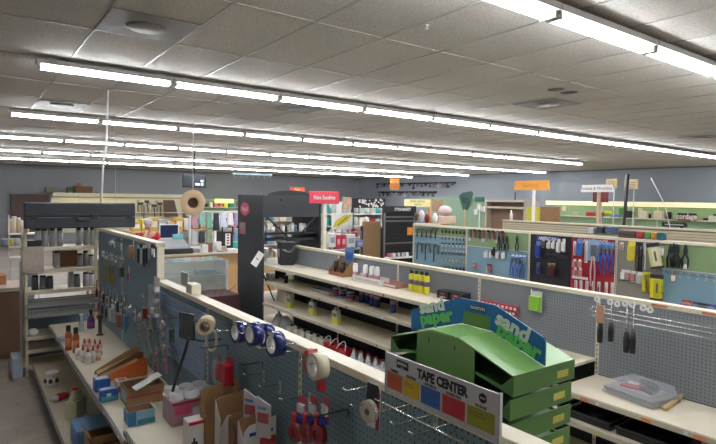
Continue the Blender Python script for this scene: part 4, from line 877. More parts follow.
# ------------------------------------------------------------------ black end kiosk of the middle run
KX0, KX1, KY0, KY1, KZ = 3.52, 4.53, 7.215, 8.1, 2.12
KM = mat('#212327', .5, 0, .1); KM2 = mat('#2f3236', .5, 0, .08)
t = T('display_kiosk', 'tall black end display kiosk with arched header and shelves', 'display kiosk', ((KX0+KX1)/2, (KY0+KY1)/2, 0))
MB(.004).bb(KX0, KX0+.03, KY0, KY1, .001, KZ).build('side_panel', KM2, t); MB(.004).bb(KX1-.03, KX1, KY0, KY1, .001, KZ).build('side_panel', KM, t)
MB(.004).bb(KX0+.03, KX1-.03, KY0+.02, KY0+.05, 1.79, KZ-.01).build('header_panel', KM2, t)
MB(.004).bb(KX0+.03, KX1-.03, KY1-.05, KY1-.02, 1.79, KZ-.01).build('header_panel', KM2, t)
arc = [(KX0+.12, KZ-.012)]+[(KX0+.47+.38*math.cos(a), KZ-.012+.085*math.sin(a)) for a in [PI-PI*k/14 for k in range(15)]]
MB().prism(arc[1:], .02, None, Matrix.Translation((0, KY0+.025, 0))).build('arched_crest', KM, t)
for z in (1.555, 1.46, 1.09, .85, .545, .15):
    y1 = KY1-.06 if z != 1.46 else KY0+.4
    MB().bb(KX0+.03, KX1-.03, KY0+.004 if z < 1.2 else KY0+.1, y1, z-.03, z).build('shelf', KM if z > 1.2 else CREAM, t)
a0 = Vector((KX0+.08, KY0+.035, 1.8)); a1 = Vector((KX0+.46, KY0+.035, 1.47)); MB().tube([a0, a1], .012, 6).build('brace', BLACK, t)
a0 = Vector((KX1-.1, KY0+.035, 1.78)); a1 = Vector((KX0+.6, KY0+.035, 1.47)); MB().tube([a0, a1], .012, 6).build('brace', BLACK, t)
MB().bb(KX0+.42, KX0+.64, KY0+.02, KY0+.05, 1.4, 1.47).build('brace_block', BLACK, t)
for a, b in (((KX0+.015, KY0-.012, .95), (KX0+.35, KY0-.012, .2)),): MB().tube([a, b], .01, 6).build('brace', BLACK, t)
pp = onX(245, 209, KX0); MB().lathe([(.1, -.001), (.1, .001)], (KX0-.0015, pp.y, pp.z), 28, axis='X', sy=1.65).build('oval_sticker', mat('#c2506c', .4, 0, .08), t)
text('SALE', .07, t, mat('#e3c3cb', .5), (KX0-.0035, pp.y, pp.z), LM, UP, bold=.002, sx=1.5); MB().bb(KX0-.0032, KX0-.0026, pp.y-.05, pp.y+.05, pp.z-.045, pp.z-.035).build('sticker_print', mat('#e3c3cb', .5), t)
pp = onX(242, 228, KX0); MB().bb(KX0-.002, KX0-.0001, pp.y-.13, pp.y+.09, pp.z-.09, pp.z+.09).build('poster', mat('#8f7f78', .5, 0, .3, 15), t); MB().bb(KX0-.003, KX0-.0021, pp.y-.1, pp.y+.06, pp.z-.085, pp.z-.01).build('poster_print', mat('#b5505f', .5), t)
MB().tube([(KX0+.3, KY0+.018, KZ-.07), (KX0+.34, KY0+.018, KZ-.07)], .012, 8).build('bolt', BLACK, t)
# cups and pots on the kiosk shelf
kc = [WHITE, mat('#c9d3dc', .4), WHITEG, mat('#a8636b', .4), WHITE, CHAR, WHITE, LBLUE, WHITE, WHITEG]
for i in range(10):
    x = KX0+.1+.083*i; h = (.11, .13, .09, .15, .12, .08, .14, .1, .13, .12)[i]
    inst(('kcup', kc[i].name, h), canfn(.036, h, kc[i], WHITE if i != 5 else BLACK), 'paint_pot', 'small pot on the upper kiosk shelf, %s from the left' % NTH[i], 'pot', (x, KY0+.2+.06*(i % 2), 1.556), 'pots on the kiosk shelf')
# ------------------------------------------------------------------ tools on the third run
BX_ = X3-.002
G3N = 'tools on the coloured tool boards'
def t3(px, py, kind, hc, sm_, hl, sl, w, name, label, cat, g=None, off=0.): return tool(px, py, kind, hc, sm_, hl, sl, w, name, label, cat, X=BX_, group=g or G3N, off=off)
def p3(px, py, w, h, body, top, label, shape='box', cat='packet', name='hanging_packet', g=None, off=.012, lump=.018): return pack(px, py, round(w*.82, 3), round(h*.92, 3), body, top, label, cat, shape, X=BX_, off=off, group=g or G3N, name=name, lump=lump, rz=-R90)
HH = [BLACK, CHAR, mat('#3a2a20', .5), DGREY]
for i in range(5):
    t3(418.5+4.6*i, 227.5+.3*i, 'hammer', HH[i % 3], STEEL, .16, .03, .019, 'hammer', '%s hammer in the top row at the left end of the tool boards' % NTH[i], 'hammer')
for i in range(6):
    t3(418.5+4.2*i, 242+.45*i, ('hammer', 'wrench')[i % 2], (BLACK, STEEL)[i % 2], (STEEL, STEEL)[i % 2], (.3 if i % 2 == 0 else .16), .05, .018 if i % 2 == 0 else .026, ('hammer', 'wrench')[i % 2], '%s tool in the lower row at the left end of the boards' % NTH[i], 'tool')
rows = [(228, 'wrench', DSTEEL, STEEL, .08, .03), (235, 'driver', WOODD, CHROME, .04, .035), (242, 'wrench', LGREY, CHROME, .075, .03), (249.5, 'pliers', CHAR, LGREY, .05, .03), (257, 'driver', WOODL, CHROME, .045, .03), (265, 'wrench', BLACK, STEEL, .07, .03)]
for j, (py, k, a, b, hl, sl) in enumerate(rows):
    for i in range(7):
        t3(443.5+3.6*i, py+.2*i, k, a, b, hl, sl, .017 if k != 'wrench' else .024, {'driver': 'chisel', 'wrench': 'wrench', 'pliers': 'pliers'}[k], '%s tool in the %s row on the right half of the first board' % (NTH[i], NTH[j]), 'tool')
for i in range(8):
    t3(471+4.6*i, 229+.28*i, 'stick' if i % 3 else 'brush', mat('#8e4a44', .4) if i % 2 else STEEL, DSTEEL if i % 3 else LGREY, .13, .05, .045 if i % 3 else .02, 'trowel', '%s small red or silver tool in the top row of the second green board' % NTH[i], 'tool')
for i, px in enumerate([500, 504.5, 508.5, 518.5]):
    t3(px, 235.5, 'pliers', NAVY if i > 1 else BLACK, DSTEEL, .13, .09, .02, 'pliers', '%s dark pliers hanging on the second green board' % NTH[i], 'pliers')
for i, px in enumerate([486.5, 491.5, 498, 504]):
    p3(px, 250+.3*i, .05 if i else .07, .13, WHITE, LGREY, '%s small white card under the second green board' % NTH[i])
for i, px in enumerate([513, 516.8, 520.6, 524.4]):
    p3(px, 254.5+.25*i, .055, .1, LBLUE, WHITE, '%s small header card over blue pliers on the blue board' % NTH[i])
    t3(px, 257+.25*i, 'pliers', mat('#2446a0', .35), STEEL, .2, .08, .017, 'pliers', '%s blue handled pliers at the right of the second blue board' % NTH[i], 'pliers', off=.02)
p3(475, 263, .11, .1, mat('#a0523c', .5), mat('#b0624c', .5), 'rust coloured packet low on the blue board left side', shape='bag'); p3(489.5, 264, .12, .15, mat('#7d2a28', .5), DRED, 'dark red packet low on the blue board', shape='bag'); p3(494, 247, .06, .14, BLACK, CHAR, 'black handle between green and blue board')
def header(y0, y1, z, s, m, tm, label):
    t = T('board_header', label, 'sign', (X3-.01, (y0+y1)/2, z)); MB().bb(X3-.012, X3-.006, y0, y1, z, z+.065).build('header_board', m, t)
    text(s, .062, t, tm, (X3-.0126, (y0+y1)/2, z+.032), LM, UP, bold=.0025, sx=.9)
header(4.22, 4.56, 1.55, 'AMERICAN', mat('#3a3560', .5), mat('#c9c4dd', .5), 'violet header strip on top of the black tool board')
header(3.56, 3.93, 1.56, 'CHANNELLOCK', mat('#8f2030', .5), mat('#e3ccd0', .5), 'red header strip on top of the red tool board')
# black board
p3(539, 241, .1, .25, mat('#2a3f8f', .4), mat('#5b73b5', .4), 'blue packet top left on the black board'); p3(543.5, 239, .05, .13, DGREY, LGREY, 'small grey card beside the blue packet on the black board')
for i, (px, h) in enumerate([(549, .12), (553.5, .12), (559, .2), (564, .19)]): p3(px, 240+(.6 if i < 2 else -1.2), .045 if i < 2 else .055, h, WHITE, WHITE, '%s white card in the top row of the black board' % NTH[i])
for i in range(9): hook(548.5+2.3*i, 254.7+.2*i, (547+2.3*i, 255.5+.2*i), '%s tiny empty peg hook across the middle of the black board' % NTH[i], X=BX_, group='empty hooks on the black board')
p3(538.5, 262, .08, .18, mat('#26387a', .4), mat('#404a70', .4), 'dark blue packet at mid height on the black board', shape='tool')
t = T('tool_caddy', 'fan of brass nozzles over a dark red holder on the black board', 'tool holder', tuple(onX(551.5, 272, BX_))); p = onX(551.5, 272, BX_-.04)
MB(.004).bb(p.x-.03, p.x+.035, p.y-.05, p.y+.05, p.z-.04, p.z+.06).build('holder', mat('#4a1a1e', .5), t)
for k in range(5): MB().tube([(p.x, p.y-.04+.02*k, p.z+.06), (p.x-.01, p.y-.05+.025*k, p.z+.12)], .008, 6).build('nozzle', BRASS, t)
# red board
for i, px in enumerate([601, 605, 609, 613]):
    p3(px, 241.5+.25*i, .05, .1, mat('#7ba0d4', .4), LBLUE, '%s pale blue header card over blue pliers on the red board' % NTH[i])
    t3(px, 245+.25*i, 'pliers', mat('#2b55ad', .35), STEEL, (.22, .27, .2, .25)[i], .09, .017, 'pliers', '%s blue handled pliers along the top right of the red board' % NTH[i], 'pliers', off=.02)
for i, (px, py, w, h, c, tp) in enumerate([(575, 241, .05, .2, mat('#c99a86', .4), WHITE), (580.5, 238.5, .085, .24, mat('#3a5fa8', .35), LBLUE), (586.5, 241, .05, .3, mat('#c9a68f', .4), WHITE)]):
    p3(px, py, w, h, c, tp, '%s long card in the top left of the red board' % NTH[i], shape='tool' if i not in (1,) else 'box', lump=.02)
t = T('pliers_card', 'large pale blue card with long red and white handled pliers', 'packet', tuple(onX(594, 243, BX_)), G3N); p = onX(594, 240, BX_-.012)
MB().bb(p.x, p.x+.004, p.y-.075, p.y+.075, p.z-.26, p.z).build('backing_card', mat('#8fb4d2', .4), t)
for s in (-1, 1): MB().tube([(p.x-.008, p.y+s*.012, p.z-.2), (p.x-.008, p.y+s*.03, p.z-.4), (p.x-.008, p.y+s*.022, p.z-.58)], .011, 6).build('handle', mat('#d9b4b4', .4), t)
MB().bb(p.x-.012, p.x-.001, p.y-.035, p.y+.035, p.z-.22, p.z-.06).build('jaw', STEEL, t)
for i, px in enumerate([575, 580, 575.5, 580.5]): p3(px, 259+(i > 1)*8+.3*i, .05, .12, mat('#c98a86', .4), WHITE, '%s small pale card at the left of the red board' % ('upper left', 'upper right', 'lower left', 'lower right')[i])
MB().bb(BX_-.014, BX_-.001, onX(588, 278, BX_).y, onX(572.5, 278, BX_).y, onX(580, 279, BX_).z, onX(580, 276.5, BX_).z).thing('label_strip', 'white label strip low on the left of the red board', 'label', WHITE)
for i, px in enumerate([576, 581, 587, 593.5, 599, 606.5, 612.5]): p3(px, 280+.4*i, .05, .16, mat('#cf9a98', .4) if i != 4 else DGREY, WHITE, '%s small card in the bottom row of the red board' % NTH[i], shape='tool')
# grey board
for i, (px, py, w, h, c, tp, sh) in enumerate([(622, 242, .05, .1, mat('#b98a82', .4), WHITE, 'box'), (632, 241, .1, .26, mat('#d2c23a', .4), mat('#e0cf4a', .4), 'box'), (638, 242.5, .06, .36, mat('#6d625a', .4), CHAR, 'tool'), (641.5, 243, .06, .36, CHAR, CHAR, 'tool'), (644.5, 243, .05, .34, mat('#7a6f68', .4), WHITE, 'tool'), (661, 246, .09, .12, WHITE, LGREY, 'box')]):
    p3(px, py, w, h, c, tp, '%s packet in the top row of the grey board' % NTH[i], shape=sh)
for i, (px, py, c, h) in enumerate([(624, 269.5, WHITE, .13), (628.5, 270, mat('#b58a86', .4), .13), (634, 271, mat('#a8736c', .4), .14), (640, 272, LGREY, .15), (645, 272, mat('#c9b93a', .4), .25), (649, 272.5, mat('#9a8f4a', .4), .24)]):
    p3(px, py, .07, h, c, WHITE if i < 4 else YEL, '%s packet in the lower row of the grey board' % NTH[i], shape='box' if i < 4 else 'tool')
def bigpack(px, py, ang, label):
    p = onX(px, py, BX_-.05); t = T('tool_pack', label, 'packet', tuple(p), 'yellow topped large packs'); X = Matrix.Translation(p) @ Matrix.Rotation(ang, 4, 'X')
    def q(nm, x0, x1, y0, y1, z0, z1, m): o = MB().bb(x0, x1, y0, y1, z0, z1).build(nm, m, None); o.parent = t; o.matrix_local = Matrix.Rotation(ang, 4, 'X')
    q('pack_body', -.03, .03, -.055, .055, -.22, 0, YEL if ang == 0 else mat('#c9c886', .4)); q('pack_front', -.032, -.0301, -.052, .02, -.21, -.015, mat('#dcd8c0', .4) if ang else mat('#b8ac2c', .4)); q('header', -.02, .02, -.06, .07, 0, .045, CHAR)
    q('print', -.034, -.0325, -.028, -.006, -.16, -.05, mat('#5d5a3a', .5)); q('base_edge', -.031, .031, -.056, .056, -.24, -.22, CHAR)
bigpack(653.5, 247, -.22, 'large tilted yellow and white pack high on the grey board'); bigpack(657, 278.5, 0, 'large yellow pack with black header low on the grey board')
hook(664, 293, (672, 296), 'black loop hook sticking out low between grey and blue boards', DSTEEL, X=BX_, group='peg hooks on the tool boards')
for i, (px, py, kind) in enumerate([(672, 244, 'pliers'), (675.5, 243, 'pliers'), (678.5, 244, 'pliers'), (687, 244.5, 'pliers')]):
    t3(px, py, kind, BLACK, DSTEEL, .16, .1, .026, 'clamp', '%s black and silver clamp on the last green board' % NTH[i], 'clamp')
p3(686.5, 264, .05, .06, WHITE, WHITE, 'tiny white tag alone on the last green board'); p3(674, 273.5, .04, .1, WHITE, mat('#c56a5a', .4), 'small white and red tag on the last blue board')
for i in range(6): hook(672+8.5*i, 272+1.1*i, (666+8.5*i, 274+1.1*i), '%s black peg hook along the seam of the last blue board' % NTH[i], DSTEEL, 1, X=BX_, group='peg hooks on the tool boards')
for i, (px, py, c) in enumerate([(687, 305, mat('#a8463a', .5)), (698, 307.5, mat('#2f4a7a', .5)), (704, 308.5, CHAR), (711, 309.5, mat('#4a5f8a', .5))]):
    p3(px, py-5, .13, .1, c, c, '%s packet just showing above the grey rail under the last blue board' % NTH[i], shape='bag')
# rolled goods on the top rail of the tool boards
for i, (a, b, c) in enumerate([(620, 638, mat('#4a3a34', .5, 0, .3, 30)), (638, 646.5, mat('#a8383c', .5, 0, .2, 30)), (646.5, 653, mat('#5f8a4a', .5)), (653, 658, mat('#c98f3a', .5)), (658.5, 667, mat('#24626a', .5))]):
    y1 = onX(a, 235, X3+.05).y; y0 = onX(b, 235, X3+.05).y
    MB(.01).bb(X3-.01, X3+.06, y0+.004, y1-.004, 1.666, 1.75).thing('rolled_sheet', '%s packed roll on top of the tool boards above the grey board' % NTH[i], 'roll', c, 'rolls on top of the tool boards')
# ------------------------------------------------------------------ end shelf unit behind the near run, long case on top
def fy(px0, px1, py0, py1, Y): a = onY(px0, py0, Y); b = onY(px1, py1, Y); return a.x, b.x, b.z, a.z
EX0, EX1, EY0, EY1 = .54, 1.295, 7.13, 7.55
t = T('shelf_unit', 'open cream metal shelf unit with canisters across the end of the near run', 'shelving', ((EX0+EX1)/2, (EY0+EY1)/2, 0))
for x in (EX0, EX1-.03):
    for y in (EY0, EY1-.03): MB().bb(x, x+.03, y, y+.03, .001, 1.69).build('upright', CREAM_OLD, t)
EZ = [1.47, 1.21, .97, .82, .7, .45, .3, .12]
for k, z in enumerate(EZ):
    MB().bb(EX0+.031, EX1-.031, EY0-.02, EY1-.031, z-.02, z).bb(EX0, EX1, EY0-.026, EY0-.002, z-.035, z+.006).build('shelf', CREAM_OLD if k not in (3, 4) else GREY, t)
    if k in (3, 4): MB().bb(EX0+.03, EX1-.03, EY0-.02, EY0-.016, z+.006, z+.07).build('wire_fence', pegmat('#8f8f88', 0, .03, .3), t)
MB().bb(EX0+.031, EX1-.031, EY1-.03, EY1-.02, .12, .8).build('back_panel', mat('#6c7f8c', .6), t)
p = fy(22, 44, 247, 272, EY0-.06); MB().bb(p[0], p[1], EY0-.07, EY0-.05, p[2], p[3]).thing('sample_board', 'weathered grey wood sample board clipped to the front of the shelf unit', 'board', mat('#a69a8c', .7, 0, .3, 22))
MB().bb(p[0]+.06, p[0]+.2, EY0+.005, EY0+.1, 1.4735, 1.55).thing('small_box', 'small black box on the top shelf just above the wood sample board', 'box', BLACK)
SIL = mat('#bfc1c3', .35, .1, .08)
for i, px in enumerate([38, 45, 52.5, 60, 78.5, 86, 92.5]):
    p = onY(px, 240, EY0+.14); inst('canister', canfn(.032, .21, SIL, BLACK), 'canister', 'silver canister with black cap on the top shelf, %s from the left' % NTH[i], 'canister', (p.x, EY0+.14, 1.471), 'silver canisters')
for i, (px, h) in enumerate([(57, .2), (80, .16), (85.5, .19), (91, .14)]):
    p = onY(px, 262, EY0+.14); inst(('can2', h), canfn(.032, h, mat('#96989b', .35, .1), BLACK), 'canister', 'dark canister on the second shelf of the unit, %s from the left' % NTH[i], 'canister', (p.x, EY0+.14, 1.211), 'dark canisters')
for i, (px, c, h) in enumerate([(35, DGREY, .17), (43, GREY, .16), (50, DGREY, .15), (71, LGREY, .19), (77, GREY, .15), (86, SIL, .17), (91, SIL, .16)]):
    p = onY(px, 285, EY0+.14); inst(('can3', c.name, h), canfn(.036, h, c, BLACK if i != 3 else LGREY), 'canister', 'canister on the third shelf of the unit, %s from the left' % NTH[i], 'canister', (p.x, EY0+.14, .971), 'canisters on the third shelf')
carton('small_box', 'brown carton behind the canisters on the second shelf', (.86, EY0+.2, 1.211), .25, .15, .19, CARDD, open_=False)
p = onY(68, 309, EY0+.1); MB().ball((p.x, EY0+.1, .701+.025), .03, 10).thing('bulb', 'small white bulb lying on the lower wire fenced shelf', 'bulb', WHITE)
p = onY(33, 338, EY0+.1); MB().ball((p.x, EY0+.05, .451+.045), .055, 10, None, .8).thing('plastic_bag', 'small white bag on the left end of the lower shelf', 'bag', WHITE)
p = onY(21, 360, EY0-.02); MB(.01).box((.46, EY0+.12, .12), (.1, .3, .24), mat('#a9b7c6', .3)).thing('plastic_sack', 'pale blue plastic sack standing on the floor beside the shelf unit', 'sack', mat('#a9b7c6', .3))
x0, x1, z0, z1 = fy(24, 135.5, 202, 227, 7.0); z0 = 1.693; z1 = 1.985
CASE = mat('#24272e', .5, 0, .1)
t = T('long_case', 'long black plastic case with latches lying across the top of the shelf unit', 'case', ((x0+x1)/2, 7.06, z0))
b = MB(.012); b.bb(x0, x1, 7.0, 7.11, z0, z0+.13); b.build('case_base', CASE, t); b = MB(.012); b.bb(x0, x1, 7.0, 7.11, z0+.133, z1); b.build('case_lid', CASE, t)
for k in range(6): MB().bb(x0+.02, x1-.02, 6.9965, 6.9999, z0+.16+.02*k, z0+.166+.02*k).build('rib', BLACK, t)
for px in (34, 75.5, 94.5, 129):
    q = onY(px, 214, 7.0).x; MB(.004).bb(q-.035, q+.035, 6.985, 6.9995, z0+.11, z0+.165).build('latch', BLACK, t)
MB().tube([(x0+.5*(x1-x0)-.07, 6.99, z0+.1), (x0+.5*(x1-x0)-.06, 6.97, z0+.09), (x0+.5*(x1-x0)+.06, 6.97, z0+.09), (x0+.5*(x1-x0)+.07, 6.99, z0+.1)], .01, 8).build('handle', BLACK, t)
# ------------------------------------------------------------------ far left
t = T('counter', 'long brown counter with a cream top at the far left', 'counter', (-.6, 8.4, 0))
MB(.004).bb(-2.2, .6, 8.0, 8.7, .855, .905).build('worktop', mat('#d9c9b8', .5, 0, .06), t); MB().bb(-2.15, .56, 8.05, 8.68, .001, .855).build('body', mat('#86664e', .6, 0, .15, 5), t)
for k in range(5): MB().bb(.555-.55*(k+1)+.01, .555-.55*k-.01, 8.043, 8.0499, .08, .83).build('panel', mat('#8f6e55', .6, 0, .15, 5), t)
carton('low_box', 'orange brown flat box on the counter at the far left', (.05, 8.3, .906), .38, .3, .12, mat('#b17a52', .6), open_=False)
MB(.006).box((.62, 7.85, .62), (.14, .1, 1.24), mat('#b9c4d4', .35, 0, .15, 12), rot=(.0, .0, .2)).thing('plastic_sheet', 'leaning pale blue wrapped bundle between the counter and the shelf unit', 'bundle', LGREY)
t = T('wire_rack', 'white wire literature rack left of the long black case', 'rack', (.35, 9.2, 0))
x0, x1, z0, z1 = fy(8, 40, 215, 285, 9.2)
for x in (x0, x1-.02): MB().bb(x, x+.02, 9.2, 9.22, .001, z1).build('post', WHITE, t)
for zz in (onY(20, 233, 9.2).z, onY(20, 246, 9.2).z, onY(20, 257, 9.2).z): MB().bb(x0, x1, 9.1, 9.4, zz-.02, zz).build('shelf', WHITE, t)
for k in range(5): MB().tube([(x1-.12-.02*k, 9.16, z1-.05+.03*k), (x1-.05+.02*k, 9.16, z1+.12-.04*k)], .008, 5).build('wire', WHITE, t)
zt = onY(20, 233, 9.2).z
for i, (px, c, h) in enumerate([(10, WOODL, .2), (14, CREAM, .24), (18, mat('#c9a98a', .5), .22), (22.5, CREAM, .18), (26, WOODL, .22)]):
    p = onY(px, 225, 9.25); inst(('jar', c.name, h), canfn(.04, h, c, WHITE), 'jar', 'pale jar on the white wire rack, %s from the left' % NTH[i], 'jar', (p.x, 9.25, zt+.001), 'jars on the white wire rack')
zt = onY(20, 246, 9.2).z
for i, (px, c) in enumerate([(5, mat('#8a8f95', .5)), (11, mat('#d6cf5a', .5)), (16, LGREY)]):
    p = onY(px, 242, 9.25); inst(('tub', c.name), canfn(.055, .11, c, WHITE), 'tub', '%s tub on the middle tier of the white wire rack' % ('grey', 'yellow', 'pale')[i], 'tub', (p.x, 9.25, zt+.001))
# ------------------------------------------------------------------ back wall displays
def walldisp(name, label, px0, px1, y0, y1, m, lamp=True, z0=.4):
    a = onY(px0, 200, 26.6).x; b = onY(px1, 200, 26.6).x
    t = T(name, label, 'wall display', ((a+b)/2, 26.8, z0)); MB().bb(a, b, 26.9, 26.98, z0, y1).build('panel', m, t)
    return t, a, b
t, a, b = walldisp('wall_display', 'cream pegboard wall display with lit canopy on the back wall', 52, 184, .4, 1.95, pegmat('#d3cdb4', 0, .0254, .12))
VAL = mat('#fff3c8', .5, emit=2.6)
MB().bb(a, b, 26.3, 26.9, 2.12, 2.16).bb(a, b, 26.28, 26.3, 2.0, 2.16).build('canopy', mat('#d9d3b4', .5), t)
for k in range(4): MB().lathe([(.025, a+.2+(b-a)*k/4), (.025, a+(b-a)*(k+1)/4-.1)], (0, 26.5, 2.07), 8, mat('#fff3cf', .5, emit=6.0), axis='X').build('lamp_tube', mat('#fff3cf', .5, emit=6.0), t)
for z in (1.3, .8): MB().bb(a, b, 26.45, 26.9, z-.03, z).build('shelf', CREAM, t)
for i, (p0, p1, q0, c) in enumerate([(46, 57, 187, mat('#6d6a4a', .6)), (75, 93, 186, CARDD), (80, 84, 183, CARD), (97, 113, 192, mat('#8a7f68', .6)), (68, 70.5, 187, mat('#5f6a5a', .6))]):
    x0, x1, z0, z1 = fy(p0, p1, q0, 196, 26.4)
    if p0 < 52: MB().bb(x0, x1, 26.45, 26.8, 2.161, z1).thing('storage_box', 'olive box at the left end of the lit wall canopy', 'box', c)
    else: MB(.01).bb(x0, x1, 26.45 if p0 != 80 else 26.82, 26.8 if p0 != 80 else 26.88, 2.161, z1).thing('storage_box', ('', 'wide brown box', 'narrow tan box behind the wide brown one', 'flat olive box', 'thin green box')[i]+' on the lit wall canopy', 'box', c)
x0, x1, z0, z1 = fy(11, 50, 194, 235, 26.6); MB().bb(x0, x1, 26.7, 26.9, .3, z1).thing('wall_panel', 'dark brown board on the back wall left of the lit display', 'panel', mat('#4b3529', .6, 0, .15, 3))
x0, x1, z0, z1 = fy(164, 177, 200, 217, 26.4); MB().add([(x0, 26.5, z1), (x1-.1, 26.5, z1), (x1+.1, 26.5, z0), (x0+.05, 26.5, z0), (x0, 26.54, z1), (x1-.1, 26.54, z1), (x1+.1, 26.54, z0), (x0+.05, 26.54, z0)], [(0, 1, 2, 3), (7, 6, 5, 4), (0, 4, 5, 1), (1, 5, 6, 2), (2, 6, 7, 3), (3, 7, 4, 0)]).thing('hanging_mat', 'brown mat hanging on the cream wall display', 'mat', mat('#5d4a40', .7))
for i, px in enumerate([138, 141, 144, 147, 150, 154, 157, 160]):
    p = onY(px, 202+(i % 3)*2, 26.75); c = (CHAR, STEEL, DSTEEL, WOODD, WHITE)[i % 5]; h = .35+.1*(i % 3)
    t = T('garden_tool', '%s tool hanging on the cream wall display left of the brown mat' % NTH[i], 'tool', tuple(p), 'tools on the cream wall display')
    MB().tube([p, p+Vector((.05*(i % 2), 0, -h*1.3))], .025, 6, c).build('handle', c, t); MB(.01).box(p+Vector((0, 0, .02)), (.12+.1*(i % 2), .05, .12), (STEEL, CHAR)[i % 2]).build('head', (STEEL, CHAR)[i % 2], t)
t, a, b = walldisp('wall_display', 'green and cream wall display behind the hanging hat', 188, 238, .4, 1.9, mat('#a9bd93', .6, 0, .08, 2))
for z in (1.55, 1.1, .7): MB().bb(a, b, 26.5, 26.9, z-.03, z).build('shelf', CREAM, t)
MB().bb(a, b, 26.5, 26.9, 1.9, 1.93).build('canopy', CREAM, t)
xa, xb, z0, z1 = fy(216, 233, 199, 203, 26.3); MB().bb(xa, xb, 26.25, 26.45, z0, z1).build('lamp', mat('#e8ef7a', .5, emit=2.2), t)
for i in range(16):
    x = a+.3+(b-a-.6)*(i % 8)/8+random.uniform(0, .1); z = (1.55, 1.1)[i//8]; c = random.choice([WHITE, LBLUE, TEAL, YEL, LGREY, CHAR, PINK]); w = random.uniform(.1, .24); h = random.uniform(.14, .3)
    MB().bb(x, x+w, 26.55, 26.7, z+.001, z+h).thing('boxed_item', '%s boxed item on the %s shelf of the green wall display' % (NTH[i % 8], ('upper', 'lower')[i//8]), 'box', c, 'boxed items on the green wall display')
# ------------------------------------------------------------------ cash counter area in the middle left
t = T('counter', 'wooden cash counter with pale top behind the pegboard', 'counter', (3.2, 10.3, 0))
MB(.004).bb(1.7, 3.72, 10.0, 10.7, .965, 1.0).build('worktop', mat('#c9b9a0', .4), t); MB().bb(1.75, 3.68, 10.06, 10.65, .001, .965).build('body', WOOD, t); MB().bb(3.6, 3.69, 10.05, 10.06, .3, .965).build('end_trim', WOODD, t)
t = T('counter', 'white topped return counter right of the wooden cash counter', 'counter', (4.3, 10.6, 0))
MB(.004).bb(3.75, 5.3, 10.1, 11.6, .965, 1.0).build('worktop', WHITE, t); MB().bb(3.8, 5.25, 10.16, 11.55, .001, .965).build('body', mat('#c19a66', .5, 0, .12, 6), t)
t = T('display_case', 'low cream display case with glass front behind the low gondola', 'display case', (3.0, 8.6, 0))
xa, xb, za, zb = fy(163, 237, 262, 290, 8.3); zb = 1.06
MB().bb(2.35, 3.45, 8.85, 8.9, .5, zb).build('back_panel', CREAM, t); MB().bb(2.35, 2.39, 8.3, 8.85, .001, zb).build('end_panel', CREAM, t); MB().bb(3.41, 3.45, 8.3, 8.85, .001, zb).build('end_panel', WHITE, t)
MB().bb(2.39, 3.41, 8.32, 8.85, .56, .6).build('deck', CREAM, t); MB().bb(2.39, 3.41, 8.32, 8.85, .001, .559).build('base', CREAM_OLD, t)
MB().bb(2.39, 3.41, 8.35, 8.84, .82, .83).build('glass_shelf', mat('#cfe0da', .1, alpha=.5), t); MB().bb(2.39, 3.41, 8.305, 8.312, .6, zb).build('glass_front', GLASS, t); MB().bb(2.36, 3.44, 8.305, 8.89, zb, zb+.01).build('glass_top', mat('#d5e2de', .06, alpha=.45), t)
MB(.01).box((3.15, 8.55, .86), (.3, .2, .06), mat('#4d6d7a', .4)).thing('folded_cloth', 'blue grey folded cloth on the glass shelf of the display case', 'cloth', mat('#4d6d7a', .5))
MB(.006).box((2.9, 8.5, .62), (.3, .12, .035), CHAR).thing('knife_box', 'dark flat box lying on the deck of the display case', 'box', CHAR)
MB(.004).box(onX(185, 279, 1.335)+Vector((0, 0, .0)), (.012, .16, .1), None).thing('price_holder', 'clear sign holder standing on the cream top rail', 'sign holder', mat('#a9aca8', .3), None, tuple(onX(185, 279, 1.335)-Vector((0, 0, .05))))
p = onX(193.5, 292, 1.335); MB(.004).box((1.335, p.y, 1.3815+.035), (.07, .12, .07), CREAM).thing('small_box', 'small cream box sitting on the cream top rail', 'box', CREAM)
# brush rack on the low dark deck right of the case
t = T('bin', 'low dark red bin between the display case and the kiosk', 'bin', (3.0, 7.9, 0)); MB(.006).bb(2.5, 3.35, 7.6, 8.2, .001, .62).build('bin_body', mat('#4a2626', .6), t)
for k in range(6): MB().tube([(2.6+.13*k, 7.75+.05*(k % 3), .621), (2.66+.13*k, 7.7, .72+.02*(k % 2))], .006, 5).build('wire', CHROME, t)
def monitor(r):
    MB(.006).bb(-.2, .2, -.02, .02, .1, .4).build('bezel', WHITE, r); MB().bb(-.18, .18, -.023, -.0201, .12, .38).build('screen', mat('#1c2a4a', .2), r); MB().bb(-.03, .03, 0, .04, 0, .12).bb(-.1, .1, -.08, .1, 0.001, .015).build('stand', WHITE, r)
inst('monitor', monitor, 'monitor', 'small computer monitor with dark blue screen near the person', 'monitor', (3.42, 11.35, 1.101))
t = T('cash_register', 'black cash register on the wooden counter', 'cash register', (3.25, 10.3, 1.0))
MB(.01).bb(2.95, 3.5, 10.12, 10.6, 1.001, 1.1).build('drawer', CHAR, t); MB(.01).add([(2.98, 10.15, 1.1), (3.46, 10.15, 1.1), (3.46, 10.58, 1.1), (2.98, 10.58, 1.1), (2.98, 10.2, 1.14), (3.46, 10.2, 1.14), (3.46, 10.58, 1.26), (2.98, 10.58, 1.26)], [(0, 3, 2, 1), (4, 5, 6, 7), (0, 1, 5, 4), (1, 2, 6, 5), (2, 3, 7, 6), (3, 0, 4, 7)]).build('keyboard', GREY, t)
MB(.006).box((3.35, 10.56, 1.3), (.2, .04, .09), mat('#6fb0b5', .3)).build('display', mat('#6fb0b5', .3), t)
MB(.006).bb(3.54, 3.66, 10.2, 10.45, 1.001, 1.07).thing('card_reader', 'small grey card reader right of the cash register', 'card reader', GREY)
